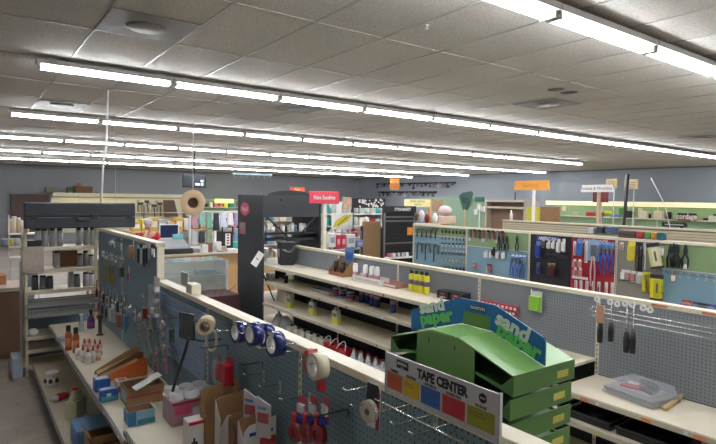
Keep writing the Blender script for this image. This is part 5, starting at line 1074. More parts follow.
# back tables with stock
def tablething(name, label, x0, x1, y0, y1, z, top, leg):
    t = T(name, label, 'table', ((x0+x1)/2, (y0+y1)/2, 0)); MB(.003).bb(x0, x1, y0, y1, z-.04, z).build('tabletop', top, t)
    for x in (x0+.03, x1-.03):
        for y in (y0+.03, y1-.03): MB().bb(x-.025, x+.025, y-.025, y+.025, .001, z-.04).build('leg', leg, t)
    return t
tablething('stock_table', 'long wooden table of stock behind the cash counter', 2.9, 5.6, 12.2, 12.9, 1.3, WOODL, WOODD)
tablething('desk', 'white desk holding the small monitor', 3.25, 3.75, 11.15, 11.7, 1.1, WHITE, WHITE)
for i in range(14):
    x = 2.95+.185*i; c = [mat('#c9a24a', .5), YEL, mat('#caa640', .5), LGREY, WOODL, mat('#c9a24a', .5), WHITE, mat('#9c5f42', .5), mat('#b98a3c', .5), TEAL, WHITE, LBLUE, PINK, CHAR][i]; h = (.22, .26, .3, .24, .2, .3, .26, .18, .24, .2, .34, .22, .26, .3)[i]
    carton('stock_box', '%s stock box along the long wooden table' % NTH[i], (x, 12.35, 1.301), .165, .3, h, c, open_=False, prints=(('y', .15, .85, .3, .7, WHITE),), group='stock boxes on the wooden table')
for i in range(10):
    x = 2.95+.26*i; c = [CARD, mat('#8e4a3a', .5), WOODL, CHAR, mat('#b5913c', .5), mat('#5b8a6a', .5), CARDD, WHITE, mat('#a8503f', .5), DGREY][i]
    MB(.004).bb(x, x+.2, 12.1, 12.4, .001, .5+.06*(i % 4)).thing('floor_carton', '%s tall carton standing under the long wooden table' % NTH[i], 'box', c, 'cartons under the wooden table')
t = T('display_stand', 'black countertop rack with white cards on the white counter', 'rack', (4.55, 10.5, 1.0))
xa, xb, za, zb = fy(222, 233, 228, 251, 10.4)
MB(.004).bb(xa, xb, 10.4, 10.7, 1.001, 1.38).build('rack_body', BLACK, t)
for x in (xa+.01, xb-.01): MB().bb(x-.012, x+.012, 10.39, 10.42, 1.38, 1.48).build('post', BLACK, t)
MB().bb(xa+.07, xb-.06, 10.396, 10.3995, 1.1, 1.34).build('card_panel', WHITE, t)
for k in range(4): MB().bb(xa+.1, xa+.15, 10.394, 10.3958, 1.13+.055*k, 1.16+.055*k).build('print', DRED, t)
MB(.006).bb(xb+.03, xb+.28, 10.6, 10.9, 1.001, 1.14).thing('storage_box', 'teal green box right of the black countertop rack', 'box', mat('#2fa08a', .5))
for i, (px, py, c, w, h) in enumerate([(199, 247, WHITE, .12, .15), (204, 250, mat('#8a5a4a', .5), .1, .18), (208, 251, LGREY, .1, .14), (212, 248, WHITE, .12, .2), (217, 252, mat('#b9a58f', .5), .14, .1), (226, 257, WHITE, .2, .05), (215, 257, WHITE, .2, .03)]):
    p = onY(px, py, 10.5); MB(.006).bb(p.x-w/2, p.x+w/2, 10.15, 10.15+w, 1.001, 1.001+h).thing('counter_item', '%s small item along the white counter in front of the hanging goods' % NTH[i], 'box', c, 'small items on the white counter')
# tall merchandise rack under the hat
t = T('merchandise_rack', 'open white merchandise rack crowded with bags below the hat', 'rack', (4.4, 12.0, 0))
for x in (4.0, 5.2): MB().bb(x-.02, x+.02, 11.75, 11.8, .001, 1.75).build('post', WHITE, t)
for z in (1.75, 1.35, 1.05): MB().tube([(4.0, 11.78, z), (5.2, 11.78, z)], .012, 6).build('bar', WHITE, t)
rc = [mat('#a8808a', .5), mat('#7fa5a0', .5), mat('#6f9a7f', .5), BLACK, mat('#c9cfe0', .4), WHITE, mat('#9a8fb0', .5), LGREY, CHAR, mat('#7d8a6a', .5), WHITE, mat('#4a5a7a', .5), mat('#b9a27a', .5), LBLUE]
for i in range(14):
    x = 4.08+.165*(i % 7); z = (1.72, 1.32)[i//7]; h = (.3, .26, .34, .4, .36, .28, .3)[i % 7]
    MB(.015).box((x, 11.715, z-h/2), (.14, .07, h), None, taper=.8).thing('hanging_bag', '%s bag on the %s bar of the white merchandise rack' % (NTH[i % 7], ('upper', 'lower')[i//7]), 'bag', rc[i], 'bags on the white merchandise rack')
# hanging hat, screen, cables
p = onY(193, 203, 9.0); t = T('straw_hat', 'pale straw hat hanging on a cord from the ceiling', 'hat', tuple(p))
X = Matrix.Translation(p) @ Matrix.Rotation(-.25, 4, 'Z') @ Matrix.Rotation(R90, 4, 'X') @ Matrix.Rotation(.2, 4, 'X')
STRAW = mat('#d6b995', .7, 0, .1, 40)
pr_ = [(.085, .0), (.12, .012), (.17, .006), (.195, -.012), (.2, -.012), (.172, .0), (.122, .002), (.086, -.012)]
MB().lathe([(.001, -.11), (.06, -.105), (.075, -.06), (.084, 0), (.125, .012), (.17, .008), (.197, -.01), (.2, -.014), (.17, .002), (.125, .005), (.09, -.008), (.082, -.06), (.067, -.11), (.001, -.117)], (0, 0, 0), 32, STRAW, X=X, sy=1.12).build('brim_and_crown', STRAW, t)
MB().lathe([(.0775, -.05), (.0835, -.003), (.082, -.003), (.076, -.05)], (0, 0, 0), 28, X=X, sy=1.12).build('inner_band', mat('#6b4a33', .6), t)
MB().lathe([(.001, -.1), (.06, -.099), (.072, -.06), (.0765, -.05), (.0755, -.05), (.058, -.097), (.001, -.098)], (0, 0, 0), 24, X=X, sy=1.12).build('lining', mat('#c4a884', .7), t)
MB().tube([p+Vector((0, .0, .19)), (p.x, 9.0, HC)], .006, 6).thing('cord', 'white cord holding the straw hat from the ceiling', 'cord', WHITE)
q = onY(101, 201, 7.06); MB().tube([(q.x, 7.06, 1.988), (q.x+.03, 7.06, 2.5), onY(106.5, 145, 7.06), (onY(106.5, 145, 7.06).x+.02, 7.06, HC)], .012, 8).thing('pole', 'white pole rising from the black case to the ceiling', 'pole', WHITE)
q = onY(116, 201, 9.0); MB().tube([(q.x, 9.0, .96), (onY(115, 150, 9.0).x, 9.0, HC)], .004, 5).thing('cord', 'thin cord hanging from the ceiling right of the white pole', 'cord', LGREY)
xa, xb, za, zb = fy(183, 206, 173, 188, 14.0)
t = T('television', 'black flat screen hanging from the ceiling near the back wall', 'television', ((xa+xb)/2, 14.0, za)); MB(.006).bb(xa, xb, 14.0, 14.07, za, zb).build('bezel', BLACK, t); MB().bb(xa+.02, xb-.02, 13.996, 13.9995, za+.02, zb-.02).build('screen', mat('#171d24', .2), t)
for xx, w_, zz in ((.38, .12, .09), (.5, .08, .18), (.5, .06, .09)): MB().bb(xa+xx-w_/2, xa+xx+w_/2, 13.993, 13.9955, za+zz-.03, za+zz+.03).build('caption', mat('#cfd6dc', .4, emit=.7), t)
MB().tube([((xa+xb)/2, 14.04, zb), ((xa+xb)/2, 14.04, HC)], .02, 8).build('mount_pole', BLACK, t)
xa, xb, za, zb = fy(233, 272, 172.5, 176, 15.5); t = T('hanging_sign', 'pale blue hanging panel with small hooks near the ceiling', 'sign', ((xa+xb)/2, 15.5, za))
MB().bb(xa, xb, 15.5, 15.56, za, zb).build('panel', mat('#a9c9cf', .3), t)
for k in range(7): x = xa+.06+(xb-xa-.12)*k/6; MB().tube([(x, 15.53, za), (x+.02, 15.53, za-.1)], .01, 5).build('hook', LGREY, t)
for x in (xa+.1, xb-.1): MB().tube([(x, 15.53, zb), (x, 15.53, HC)], .005, 5).build('wire', LGREY, t)
# ------------------------------------------------------------------ person behind the counter
def skin_body(name, pts, edges, rad, m, parent, sub=2):
    me = bpy.data.meshes.new(name); me.from_pydata(pts, edges, []); o = bpy.data.objects.new(name, me); COL.objects.link(o)
    md = o.modifiers.new('skin', 'SKIN'); md.use_smooth_shade = True
    if not me.skin_vertices: me.skin_vertices.new()
    for i, r in enumerate(rad):
        sv = me.skin_vertices[0].data[i]; sv.radius = (r, r) if not isinstance(r, tuple) else r; sv.use_root = (i == 0)
    sd = o.modifiers.new('sub', 'SUBSURF'); sd.levels = sub; sd.render_levels = sub
    dg = bpy.context.evaluated_depsgraph_get(); me2 = bpy.data.meshes.new_from_object(o.evaluated_get(dg)); o.modifiers.clear(); o.data = me2; bpy.data.meshes.remove(me)
    me2.materials.clear(); me2.materials.append(m)
    for p_ in me2.polygons: p_.use_smooth = True
    o.parent = parent; return o
pe = T('person', 'person with grey hair in red shirt leaning at the counter, head bowed on hand', 'person', (2.9, 11.02, 0), None, -0.15, True)
pe.scale = (.93, .93, .93)
P_ = [(0, .05, .95), (0, .03, 1.12), (0, -.04, 1.3), (0, -.1, 1.42), (0, -.14, 1.5), (0, -.18, 1.56), (0, -.2, 1.66),           # 0-6 trunk, neck, head
      (-.18, -.09, 1.4), (-.24, -.3, 1.2), (-.08, -.33, 1.4), (-.07, -.3, 1.47),                                              # 7-10 arm to forehead
      (.18, -.09, 1.4), (.27, -.2, 1.16), (.06, -.42, 1.12), (-.02, -.45, 1.12),                                              # 11-14 folded arm
      (-.1, .05, .88), (-.12, .0, .5), (-.12, .06, .08), (-.12, -.1, .04), (.1, .05, .88), (.12, .0, .5), (.12, .06, .08), (.12, -.1, .04)]
E_ = [(0, 1), (1, 2), (2, 3), (3, 4), (4, 5), (5, 6), (3, 7), (7, 8), (8, 9), (9, 10), (3, 11), (11, 12), (12, 13), (13, 14), (0, 15), (15, 16), (16, 17), (17, 18), (0, 19), (19, 20), (20, 21), (21, 22)]
R_ = [.14, .135, .14, .12, .055, .075, .085, .065, .045, .034, .03, .065, .045, .034, .03, .085, .06, .042, .04, .085, .06, .042, .04]
for (base, tip_, n) in ((10, Vector((.035, .05, .06)), 4), (14, Vector((-.07, -.02, -.005)), 4)):
    bx = Vector(P_[base])
    for k in range(5):
        off = Vector((0, 0, -.018+.012*k)) if base == 14 else Vector((-.02+.013*k, 0, 0))
        th = k == 4; L2 = (.8, 1, .95, .75, .6)[k]
        a_ = bx+off*1.2+tip_*.5*L2; b_ = bx+off*1.4+tip_*L2*1.15+(Vector((0, .01, .0)) if not th else Vector((.01, -.02, 0)))
        P_ += [tuple(a_), tuple(b_)]; E_ += [(base, len(P_)-2), (len(P_)-2, len(P_)-1)]; R_ += [.011, .008]
skin_body('body', P_, E_, R_, SKIN, pe)
S_ = P_[:4]+[P_[7], tuple((Vector(P_[7])+Vector(P_[8]))/2), P_[11], tuple((Vector(P_[11])+Vector(P_[12]))/2)]
skin_body('shirt', S_, [(0, 1), (1, 2), (2, 3), (3, 4), (4, 5), (3, 6), (6, 7)], [.155, .152, .158, .125, .085, .07, .085, .07], mat('#b3202f', .7), pe)
skin_body('trousers', [P_[0], P_[15], P_[16], P_[17], P_[19], P_[20], P_[21]], [(0, 1), (1, 2), (2, 3), (0, 4), (4, 5), (5, 6)], [.15, .1, .075, .06, .1, .075, .06], NAVY, pe)
MB().ball((0, -.175, 1.685), .098, 16, mat('#b9b4b0', .8), .9, None, .95, 1.05).build('hair', mat('#b9b4b0', .8), pe)
for s in (-1, 1): MB().ball((s*.032, -.272, 1.63), .009, 8).build('eye', BLACK, pe)
MB().ball((0, -.285, 1.6), .016, 8, None, 1.4).build('nose', SKIN, pe); MB().bb(-.025, .025, -.262, -.255, 1.555, 1.562).build('mouth', mat('#9a5a50', .5), pe)
MB(.004).bb(2.55, 3.35, 10.45, 10.68, 1.001, 1.02).thing('clipboard', 'brown board lying on the counter under the arms of the person', 'board', CARD)
# ------------------------------------------------------------------ racks and signs behind the middle run
def rnd(*c): return random.choice(c)
# red department sign on cream post
p = onX(323.5, 250, 4.06); ys = p.y-.035; t = T('department_sign', 'red sign with white lettering on a cream post rising from the grey gondola', 'sign', (4.06, p.y, 1.366))
x0, x1, z0, z1 = fy(308.5, 338.5, 191, 204, ys)
MB(.01).bb(x0, x1, ys-.02, ys, z0, z1).build('sign_board', mat('#c23a4c', .5, 0, .05), t); text('Paint Sundries', .078, t, WHITE, ((x0+x1)/2, ys-.023, (z0+z1)/2), (1, 0, 0), UP, sx=.8, bold=.0012)
MB().bb(4.035, 4.085, ys+.001, p.y+.01, 1.366, z1-.02).build('post', CREAM, t)
p = onY(297, 190, 12.); x0, x1, z0, z1 = fy(289.5, 304, 187, 192, 12.); t = T('department_sign', 'small orange sign on twin white posts far behind the kiosk', 'sign', (p.x, 12, 0))
MB().bb(x0, x1, 11.97, 12, z0, z1).build('sign_board', mat('#e2573a', .5), t); text('Paint', .09, t, mat('#f0d9a0', .5), ((x0+x1)/2, 11.967, (z0+z1)/2), (1, 0, 0), UP, bold=.001)
for s in (-.06, .06): MB().bb(p.x+s-.022, p.x+s+.022, 12.0, 12.04, .001, z0+.05).build('post', WHITE, t)
def goods_rack(name, label, x0, x1, y, d, z0, z1, nsh, m, back, n, lab, pal, hmax=.24, grp=None, front=None):
    t = T(name, label, 'shelving', ((x0+x1)/2, y+d/2, 0))
    MB().bb(x0, x1, y+d-.02, y+d, .1, z1).build('back_panel', back, t)
    for x in (x0, x1-.03): MB().bb(x, x+.03, y, y+d-.021, .001, z1).build('side_panel', m, t)
    k = 0
    for j in range(nsh):
        z = z0+(z1-z0)*j/nsh; MB().bb(x0+.031, x1-.031, y+.01, y+d-.021, z-.025, z).build('shelf', m, t)
        hs = (z1-z0)/nsh-.06
        for i in range(n):
            w_ = (x1-x0-.1)/n; xx = x0+.05+w_*i; h = min(hs, random.uniform(.5, 1)*hmax); c = rnd(*pal)
            q = (xx+.012, xx+w_-.012, y+.04, y+.04+min(.2, d*.5), z+.001, z+h)
            b = MB(.006).bb(*q)
            if i % 2: b = MB().lathe([(w_*.4, 0), (w_*.4, h*.8), (w_*.25, h*.88), (w_*.25, h)], (xx+w_/2, y+.1, z+.001), 10)
            b.thing(('boxed_item', 'bottle')[i % 2], '%s item on the %s shelf of the %s' % (NTH[i], ['lowest', 'second lowest', 'third lowest', 'fourth lowest', 'top'][j if nsh == 5 else min(j, 4)], lab), ('box', 'bottle')[i % 2], c, grp or 'goods on the '+lab)
    return t
PAL = [WHITE, WHITE, LGREY, LBLUE, CREAM, mat('#c9a9a4', .5), mat('#a9b9b4', .5), RED, TEAL, mat('#d9d2c4', .5)]
goods_rack('goods_shelf', 'white goods shelf behind the black framed rack', 6.35, 8.5, 10.6, .4, .6, 2.0, 5, WHITE, mat('#d5d6d3', .6), 12, 'white goods shelf behind the black frame', PAL)
goods_rack('goods_shelf', 'pale goods shelf seen through the kiosk opening', 5.7, 7.5, 12.3, .4, .6, 1.8, 4, CREAM, mat('#cfcac0', .6), 9, 'pale goods shelf behind the kiosk', PAL)
# white board with yellow fish shape
x0, x1, z0, z1 = fy(332, 352.5, 213, 229, 9.6); t = T('poster_board', 'white board with a long yellow leaf shape right of the cream post', 'poster', ((x0+x1)/2, 9.6, z0))
MB().bb(x0, x1, 9.6, 9.62, z0, z1).build('board', WHITE, t); cx_, cz_ = (x0+x1)/2, (z0+z1)/2; hw_, hh_ = (x1-x0)*.46, (z1-z0)*.4
MB().prism([(cx_-hw_, cz_-hh_), (cx_-hw_*.3, cz_-hh_*.7), (cx_+hw_*.55, cz_+hh_*.0), (cx_+hw_, cz_+hh_), (cx_+hw_*.2, cz_+hh_*.9), (cx_-hw_*.7, cz_+hh_*.1)], .006, mat('#cfc238', .5), Matrix.Translation((0, 9.593, 0))).build('yellow_shape', mat('#cfc238', .5), t)
MB().box((cx_, 9.591, cz_), (hw_*1.2, .003, .02), mat('#6d6a3a', .5), rot=(0, -.62, 0)).build('dark_line', mat('#6d6a3a', .5), t)
MB().bb(x0+.02, x0+.05, 9.62, 9.65, .001, z1).bb(x1-.05, x1-.02, 9.62, 9.65, .001, z1).build('stand', LGREY, t)
for i, (a, b, q0, q1, c) in enumerate([(328, 334.5, 233, 247, WHITE), (335, 339.5, 235, 248, mat('#c2314a', .4)), (340, 345, 235, 248, mat('#c2314a', .4)), (346, 354, 234, 247, WHITE), (355.5, 362, 240, 247, LBLUE)]):
    x0, x1, z0, z1 = fy(a, b, q0, q1, 9.3)
    t = T('hanging_bag', '%s bag below the yellow leaf board, %s' % (NTH[i], ('white', 'red', 'red', 'white', 'pale blue')[i]), 'bag', ((x0+x1)/2, 9.3, z0), 'bags below the yellow leaf board')
    MB(.015).bb(x0, x1, 9.25, 9.33, z0, z1).build('bag_body', c, t); MB().bb(x0+.03, x1-.03, 9.246, 9.2495, z0+(z1-z0)*.3, z0+(z1-z0)*.7).build('print', mat('#d9a9b0', .5) if c != WHITE else mat('#a5a9b0', .5, 0, .3, 30), t)
t = T('bag_rack', 'grey bar rack carrying the red and white bags', 'rack', (6.5, 9.4, 0)); xa = fy(326, 361.5, 233, 247, 9.4)
for x in (xa[0], xa[1]): MB().bb(x-.02, x+.02, 9.4, 9.44, .001, xa[3]+.03).build('post', GREY, t)
MB().tube([(xa[0], 9.42, xa[3]), (xa[1], 9.42, xa[3])], .012, 6).build('bar', GREY, t)
x0, x1, z0, z1 = fy(342.5, 351, 197, 209, 9.8); t = T('picture_sign', 'tan patterned picture sign left of the black framed rack', 'sign', ((x0+x1)/2, 9.8, 0)); MB().bb(x0, x1, 9.78, 9.8, z0, z1).build('sign_board', mat('#b59a84', .6, 0, .45, 12), t); MB().bb((x0+x1)/2-.02, (x0+x1)/2+.02, 9.8, 9.84, .001, z1-.05).build('post', LGREY, t)
# black framed rack with patterned header
x0, x1, z0, z1 = fy(352.5, 384, 198, 262, 10.0); t = T('framed_rack', 'black framed rack with black and white patterned header', 'rack', ((x0+x1)/2, 10.0, 0))
for x in (x0, x1-.04): MB().bb(x, x+.04, 10.0, 10.05, .001, z1).build('post', BLACK, t)
hz = fy(352, 384, 198, 208, 10.)[2]; MB().bb(x0, x1, 9.99, 10.02, hz, z1).build('header_board', BLACK, t)
d = MB(); random.seed(3)
for k in range(46):
    x = random.uniform(x0+.16, x1-.06); z = random.uniform(hz+.03, z1-.03); d.box((x, 9.987, z), (random.uniform(.02, .06), .004, random.uniform(.02, .05)), None, rot=(0, random.uniform(0, 3), 0))
d.build('white_pattern', WHITE, t)
MB().bb(x0+.04, x1-.04, 10.03, 10.05, .3, .34).build('crossbar', BLACK, t)
for k in range(3): MB().bb(x0+.04, x1-.04, 10.04, 10.05, .6+.4*k, .63+.4*k).build('crossbar', LGREY, t)
x0, x1, z0, z1 = fy(363, 380, 221.5, 268, 9.4); t = T('cardboard_sheet', 'tall plain brown cardboard sheet in front of the framed rack', 'cardboard', ((x0+x1)/2, 9.4, 0)); MB().bb(x0, x1, 9.4, 9.43, .001, z1).build('sheet', CARDL, t); MB().bb(x0-.035, x0-.001, 9.39, 9.44, .001, z1-.1).bb(x1+.001, x1+.035, 9.39, 9.44, .001, z1-.15).build('edge_strip', CHAR, t)
# black display with chrome bars
DX = 6.0
p0 = onY(384.5, 206, 8.6); p1 = onY(415, 206, 8.6); x0, x1 = p0.x, p1.x; zt = p0.z; zb = .2; yy = 8.6
t = T('display_rack', 'large black display rack with chrome bars and white header lettering', 'display rack', ((x0+x1)/2, yy, 0))
hz = onY(400, 213, yy).z; MB().bb(x0, x1, yy+.02, yy+.05, .3, hz).build('back_panel', mat('#14171d', .35), t); MB(.004).bb(x0-.02, x1+.02, yy-.02, yy+.05, hz, zt).build('header_board', BLACK, t)
text('ITTON MARKET', .085, t, WHITE, ((x0+x1)/2+.06, yy-.022, (hz+zt)/2), (1, 0, 0), UP, sx=.72, bold=.002)
for x in (x0, x1-.03): MB().bb(x, x+.03, yy-.01, yy+.02, .001, hz).build('frame_post', STEEL, t)
for py in (217, 221, 243, 256): z = onY(400, py, yy).z; MB().bb(x0+.03, x1-.03, yy-.008, yy+.012, z-.014, z+.014).build('chrome_bar', STEEL, t)
for k in range(9): MB().bb(x0+.04, x1-.04, yy+.012, yy+.0199, .95+.08*k, .957+.08*k).build('slat', CHAR, t)
q = fy(407.5, 412.5, 227.5, 235, yy); MB().bb(q[0], q[1], yy-.004, yy+.011, q[2], q[3]).build('orange_sticker', mat('#d98a2f', .5, 0, .2, 20), t)
for i in range(6):
    x = x0+.06+(x1-x0-.12)*i/6; MB(.006).bb(x, x+.07, yy-.09, yy-.02, .9, .98).thing('small_item', '%s small item at the foot of the black chrome display' % NTH[i], 'box', rnd(WHITE, PINK, CHAR, LGREY), 'small items under the black display')
t = T('ledge', 'narrow white ledge in front of the black chrome display', 'shelf', ((x0+x1)/2, yy-.1, 0)); MB().bb(x0, x1, yy-.14, yy-.015, .87, .899).build('board', WHITE, t); MB().bb(x0, x0+.03, yy-.13, yy-.03, .001, .87).bb(x1-.03, x1, yy-.13, yy-.03, .001, .87).build('leg', WHITE, t)
# yellow home lighting sign, picture sign and pink white hat stand
x0, x1, z0, z1 = fy(404, 429.5, 199, 207, 10.4); t = T('department_sign', 'pale yellow sign with brown lettering above the black chrome display', 'sign', ((x0+x1)/2, 10.4, 0)); MB().bb(x0, x1, 10.37, 10.4, z0, z1).build('sign_board', mat('#ded49a', .5), t)
text('HOME LIGHTING', .075, t, mat('#4a4226', .5), ((x0+x1)/2, 10.368, z0+(z1-z0)*.7), (1, 0, 0), UP, sx=.9); text('DECOR', .075, t, mat('#4a4226', .5), ((x0+x1)/2, 10.368, z0+(z1-z0)*.3), (1, 0, 0), UP, sx=.9)
p = onY(431, 215, 10.4); MB().bb(p.x-.05, p.x+.02, 10.4, 10.46, .001, z1).build('post', mat('#b5895a', .6), t)
x0, x1, z0, z1 = fy(429.8, 443.5, 199, 211, 10.45); t = T('picture_sign', 'brown patterned sign right of the pale yellow sign', 'sign', ((x0+x1)/2, 10.45, 0)); MB().bb(x0, x1, 10.47, 10.5, z0, z1).build('sign_board', mat('#8d7458', .6, 0, .45, 12), t); MB().bb(x1-.1, x1-.06, 10.5, 10.53, .001, z1-.05).build('post', LGREY, t)
p = onY(445, 225, 10.2); t = T('display_stand', 'stand topped with a pink and white rounded cap display', 'display stand', (p.x, 10.2, 0)); x0, x1, z0, z1 = fy(437, 452, 207, 222, 10.2)
MB().ball(((x0+x1)/2, 10.2, z1-.1), .19, 14, mat('#d9c3c4', .5, 0, .25, 10), .75).build('cap', mat('#d9c3c4', .5, 0, .25, 10), t); MB(.02).bb(x0, x1, 10.05, 10.35, z0-.05, z0+.16).build('tray', mat('#cbb49c', .5, 0, .2, 12), t); MB().bb((x0+x1)/2-.06, (x0+x1)/2+.06, 10.14, 10.26, .001, z0-.05).build('post', mat('#b5895a', .6), t)
# chandelier parts and lamps under the yellow sign
for i, (a, b, q0, q1, c) in enumerate([(407, 411, 209, 219, CHAR), (413, 418, 211, 221, WOODD), (419, 424, 210, 222, LGREY), (425, 429, 213, 223, DRED), (433, 437, 213, 223, WHITE)]):
    x0, x1, z0, z1 = fy(a, b, q0, q1, 10.1); MB().lathe([(.03, z0), (.05, z0+.02), ((x1-x0)*.5, z0+(z1-z0)*.6), (.03, z1)], ((x0+x1)/2, 10.1, 0), 12).thing('lamp', '%s small lamp on the shelf under the pale yellow sign' % NTH[i], 'lamp', c, 'small lamps under the pale yellow sign')
zz = min(fy(a, a+1, 219, 222.5, 10.1)[2] for a in (407, 437))-.02
goods_rack('goods_shelf', 'pale low shelf carrying the small lamps', 8.3, 9.8, 9.92, .4, .5, zz, 2, CREAM, CREAM, 8, 'low lamp shelf', PAL)
# ------------------------------------------------------------------ fourth run with slatted top, cabinet, signs
X4 = 8.9
t = T('gondola_shelving', 'long beige gondola with a slatted top band behind the tool boards', 'shelving', (9.0, 4.0, 0)); yA = onX(503, 225, X4).y
BEI = mat('#b3a88e', .55, 0, .08, 6)
MB().bb(X4, X4+.06, .2, yA, .12, 1.45).build('panel', BEI, t)
for k in range(5): MB().bb(X4-.02, X4, .2, yA, 1.45+.042*k, 1.482+.042*k).build('slat', mat('#c4b89c', .5, 0, .06), t)
MB().bb(X4, X4+.05, .2, yA, 1.45, 1.67).build('slat_back', mat('#7d745f', .6), t); MB(.004).bb(X4-.03, X4+.09, .2, yA, 1.67, 1.7).build('top_rail', mat('#c9bea3', .5), t); MB().bb(8.45, 9.5, .2, yA, .001, .12).build('base_deck', BEI, t)
for i, (a, b, q0, q1, c) in enumerate([(599, 605, 229, 232, NAVY), (608.5, 619, 229, 233, mat('#31506a', .5)), (590, 596, 230, 232, LGREY)]):
    y1 = onX(a, q0, X4-.05).y; y0 = onX(b, q0, X4-.05).y; zz = onX(a, q0, X4-.05).z
    MB(.01).bb(X4-.13, X4-.032, y0, y1, zz-.06, zz+.04).thing('hanging_goods', ('dark navy', 'slate blue', 'pale grey')[i]+' bundle hung on the beige slat band', 'bundle', c)
# orange sign
def polesign(name, label, X, pts, post, m, s, sz, tm, pm, base):
    a = onX(pts[0], pts[2], X); b = onX(pts[1], pts[3], X); t = T(name, label, 'sign', (X, (a.y+b.y)/2, base)); cy = (a.y+b.y)/2; w = (a.y-b.y)/2; z0, z1 = b.z, a.z
    MB().prism([(-w, 0), (w, 0), (w*.94, z1-z0), (-w*.94, z1-z0)], .02, None, Matrix.Translation((X, cy, z0)) @ Matrix.Rotation(-R90, 4, 'Z')).build('sign_board', m, t)
    text(s, sz, t, tm, (X-.0015, cy, (z0+z1)/2), LM, UP, sx=.9)
    q = onX(post, 215, X); MB().bb(X+.021, X+.06, q.y-.025, q.y+.025, base, z1-.05).build('post', pm, t)
polesign('department_sign', 'orange sign on a white post behind the second tool board', X4+.03, (514, 549, 181, 190), 532, mat('#e69a35', .5, 0, .05), 'Electrical', .11, mat('#b9762a', .5), WHITE, 1.7)
polesign('department_sign', 'white sign with dark lettering on a tan post above the red tool board', X4+.03, (581, 613, 185, 192), 597, WHITE, 'Sockets & Wrenches', .075, mat('#3f444f', .5), mat('#c4a888', .5), 1.7)
# beige cabinet
X5 = 11.0
y1, y0 = onX(485, 210, X5).y, onX(527, 210, X5).y; z1 = onX(505, 200, X5).z
t = T('cabinet', 'beige open cabinet with brown back behind the tool boards', 'cabinet', (X5+.25, (y0+y1)/2, 0))
CB = mat('#bdb29c', .5, 0, .06)
MB().bb(X5, X5+.5, y1-.05, y1, .001, z1).build('side_panel', CB, t); MB().bb(X5, X5+.5, y0, y0+.1, .001, z1).build('side_panel', mat('#a59e90', .5), t); MB().bb(X5, X5+.5, y0+.1, y1-.05, z1-.05, z1).build('top_panel', CB, t)
MB().bb(X5+.2, X5+.22, y0+.1, y1-.05, .3, z1-.05).build('back_panel', mat('#7a6050', .6, 0, .08, 4), t); zz = onX(505, 207.5, X5).z; MB().bb(X5+.02, X5+.2, y0+.1, y1-.05, zz-.03, zz+.02).build('shelf', CB, t); MB().bb(X5, X5+.2, y0+.1, y1-.05, .3, 1.2).build('drawer_front', CB, t)
p = onX(511, 221, X4+.02); MB().lathe([(.03, 0), (.03, .12), (.015, .16), (.015, .2)], (X4+.02, p.y, 1.701), 10).thing('small_bottle', 'small white bottle standing on the beige top before the cabinet', 'bottle', WHITE)
p = onX(510, 197, X5); MB().tube([(X5+.2, p.y, z1+.001), (X5+.2, p.y, z1+.2)], .015, 6).thing('rod', 'short black rod standing on the beige cabinet', 'rod', BLACK)
for nm, lab, a, b, q0, m, X in (('panel_sheet', 'yellow upright panel right of the beige cabinet', 526.5, 540, 207, mat('#c4bd2a', .5, 0, .06), 10.6), ('panel_sheet', 'brown wood panel right of the yellow panel', 540.5, 559.5, 207, mat('#8d6a42', .5, 0, .2, 5), 10.6)):
    ya, yb, zt_ = onX(a, q0, X).y, onX(b, q0, X).y, onX((a+b)/2, q0, X).z; MB().bb(X, X+.04, yb, ya, .001, zt_).thing(nm, lab, 'panel', m)
# green rakes against pale green display
X6 = 12.5
ya, yb = onX(425, 210, X6).y, onX(484, 210, X6).y; zt = onX(455, 197, X6).z
t = T('wall_display', 'pale green pegboard display behind the green rakes', 'wall display', (X6, (ya+yb)/2, 0)); MB().bb(X6, X6+.05, yb, ya, .2, zt).build('panel', pegmat('#92ad93', 1, .05, .1), t); MB().bb(X6, X6+.5, yb, ya, .001, .2).build('base', CREAM, t)
RK = mat('#25574a', .45)
for i, (px, py, w, lab) in enumerate([(465, 200, .42, 'large dark green plastic rake hanging with head up'), (479.5, 200, .3, 'smaller green rake right of the large one')]):
    p = onX(px, py, X6-.08); t = T('rake', lab, 'rake', tuple(p))
    if i == 0: MB().prism([(-.08, -.3), (.08, -.3), (w*.75, .2), (w*.55, .27), (-w*.3, .22), (-w*.62, .12)], .02, None, Matrix.Translation(p) @ Matrix.Rotation(-R90, 4, 'Z')).build('rake_head', RK, t)
    else: MB().prism([(-w*.6, -.05), (w*.6, -.05), (w*.6, .09), (-w*.6, .09)], .02, None, Matrix.Translation(p) @ Matrix.Rotation(-R90, 4, 'Z')).build('rake_head', mat('#2f7a55', .45), t)
    for k in range(5): MB().box(p+Vector((-.005, (k-2)*.06, 0)), (.008, .012, .2 if i == 0 else .1), CHAR, rot=((k-2)*-.15, 0, 0)).build('tine', mat('#1b4037', .5), t)
    MB().tube([p+Vector((.01, 0, -.1 if i else -.28)), p+Vector((.01, 0, -1.3))], .02, 8).build('handle', WHITE if i else WOODL, t)
for i, (px, py) in enumerate([(479, 207), (483, 209), (476, 212)]):
    p = onX(px, py, X6-.06); MB(.01).box(p, (.05, .12, .16), WHITE).thing('hanging_packet', '%s white packet hanging near the smaller green rake' % NTH[i], 'packet', WHITE, 'white packets near the green rakes')
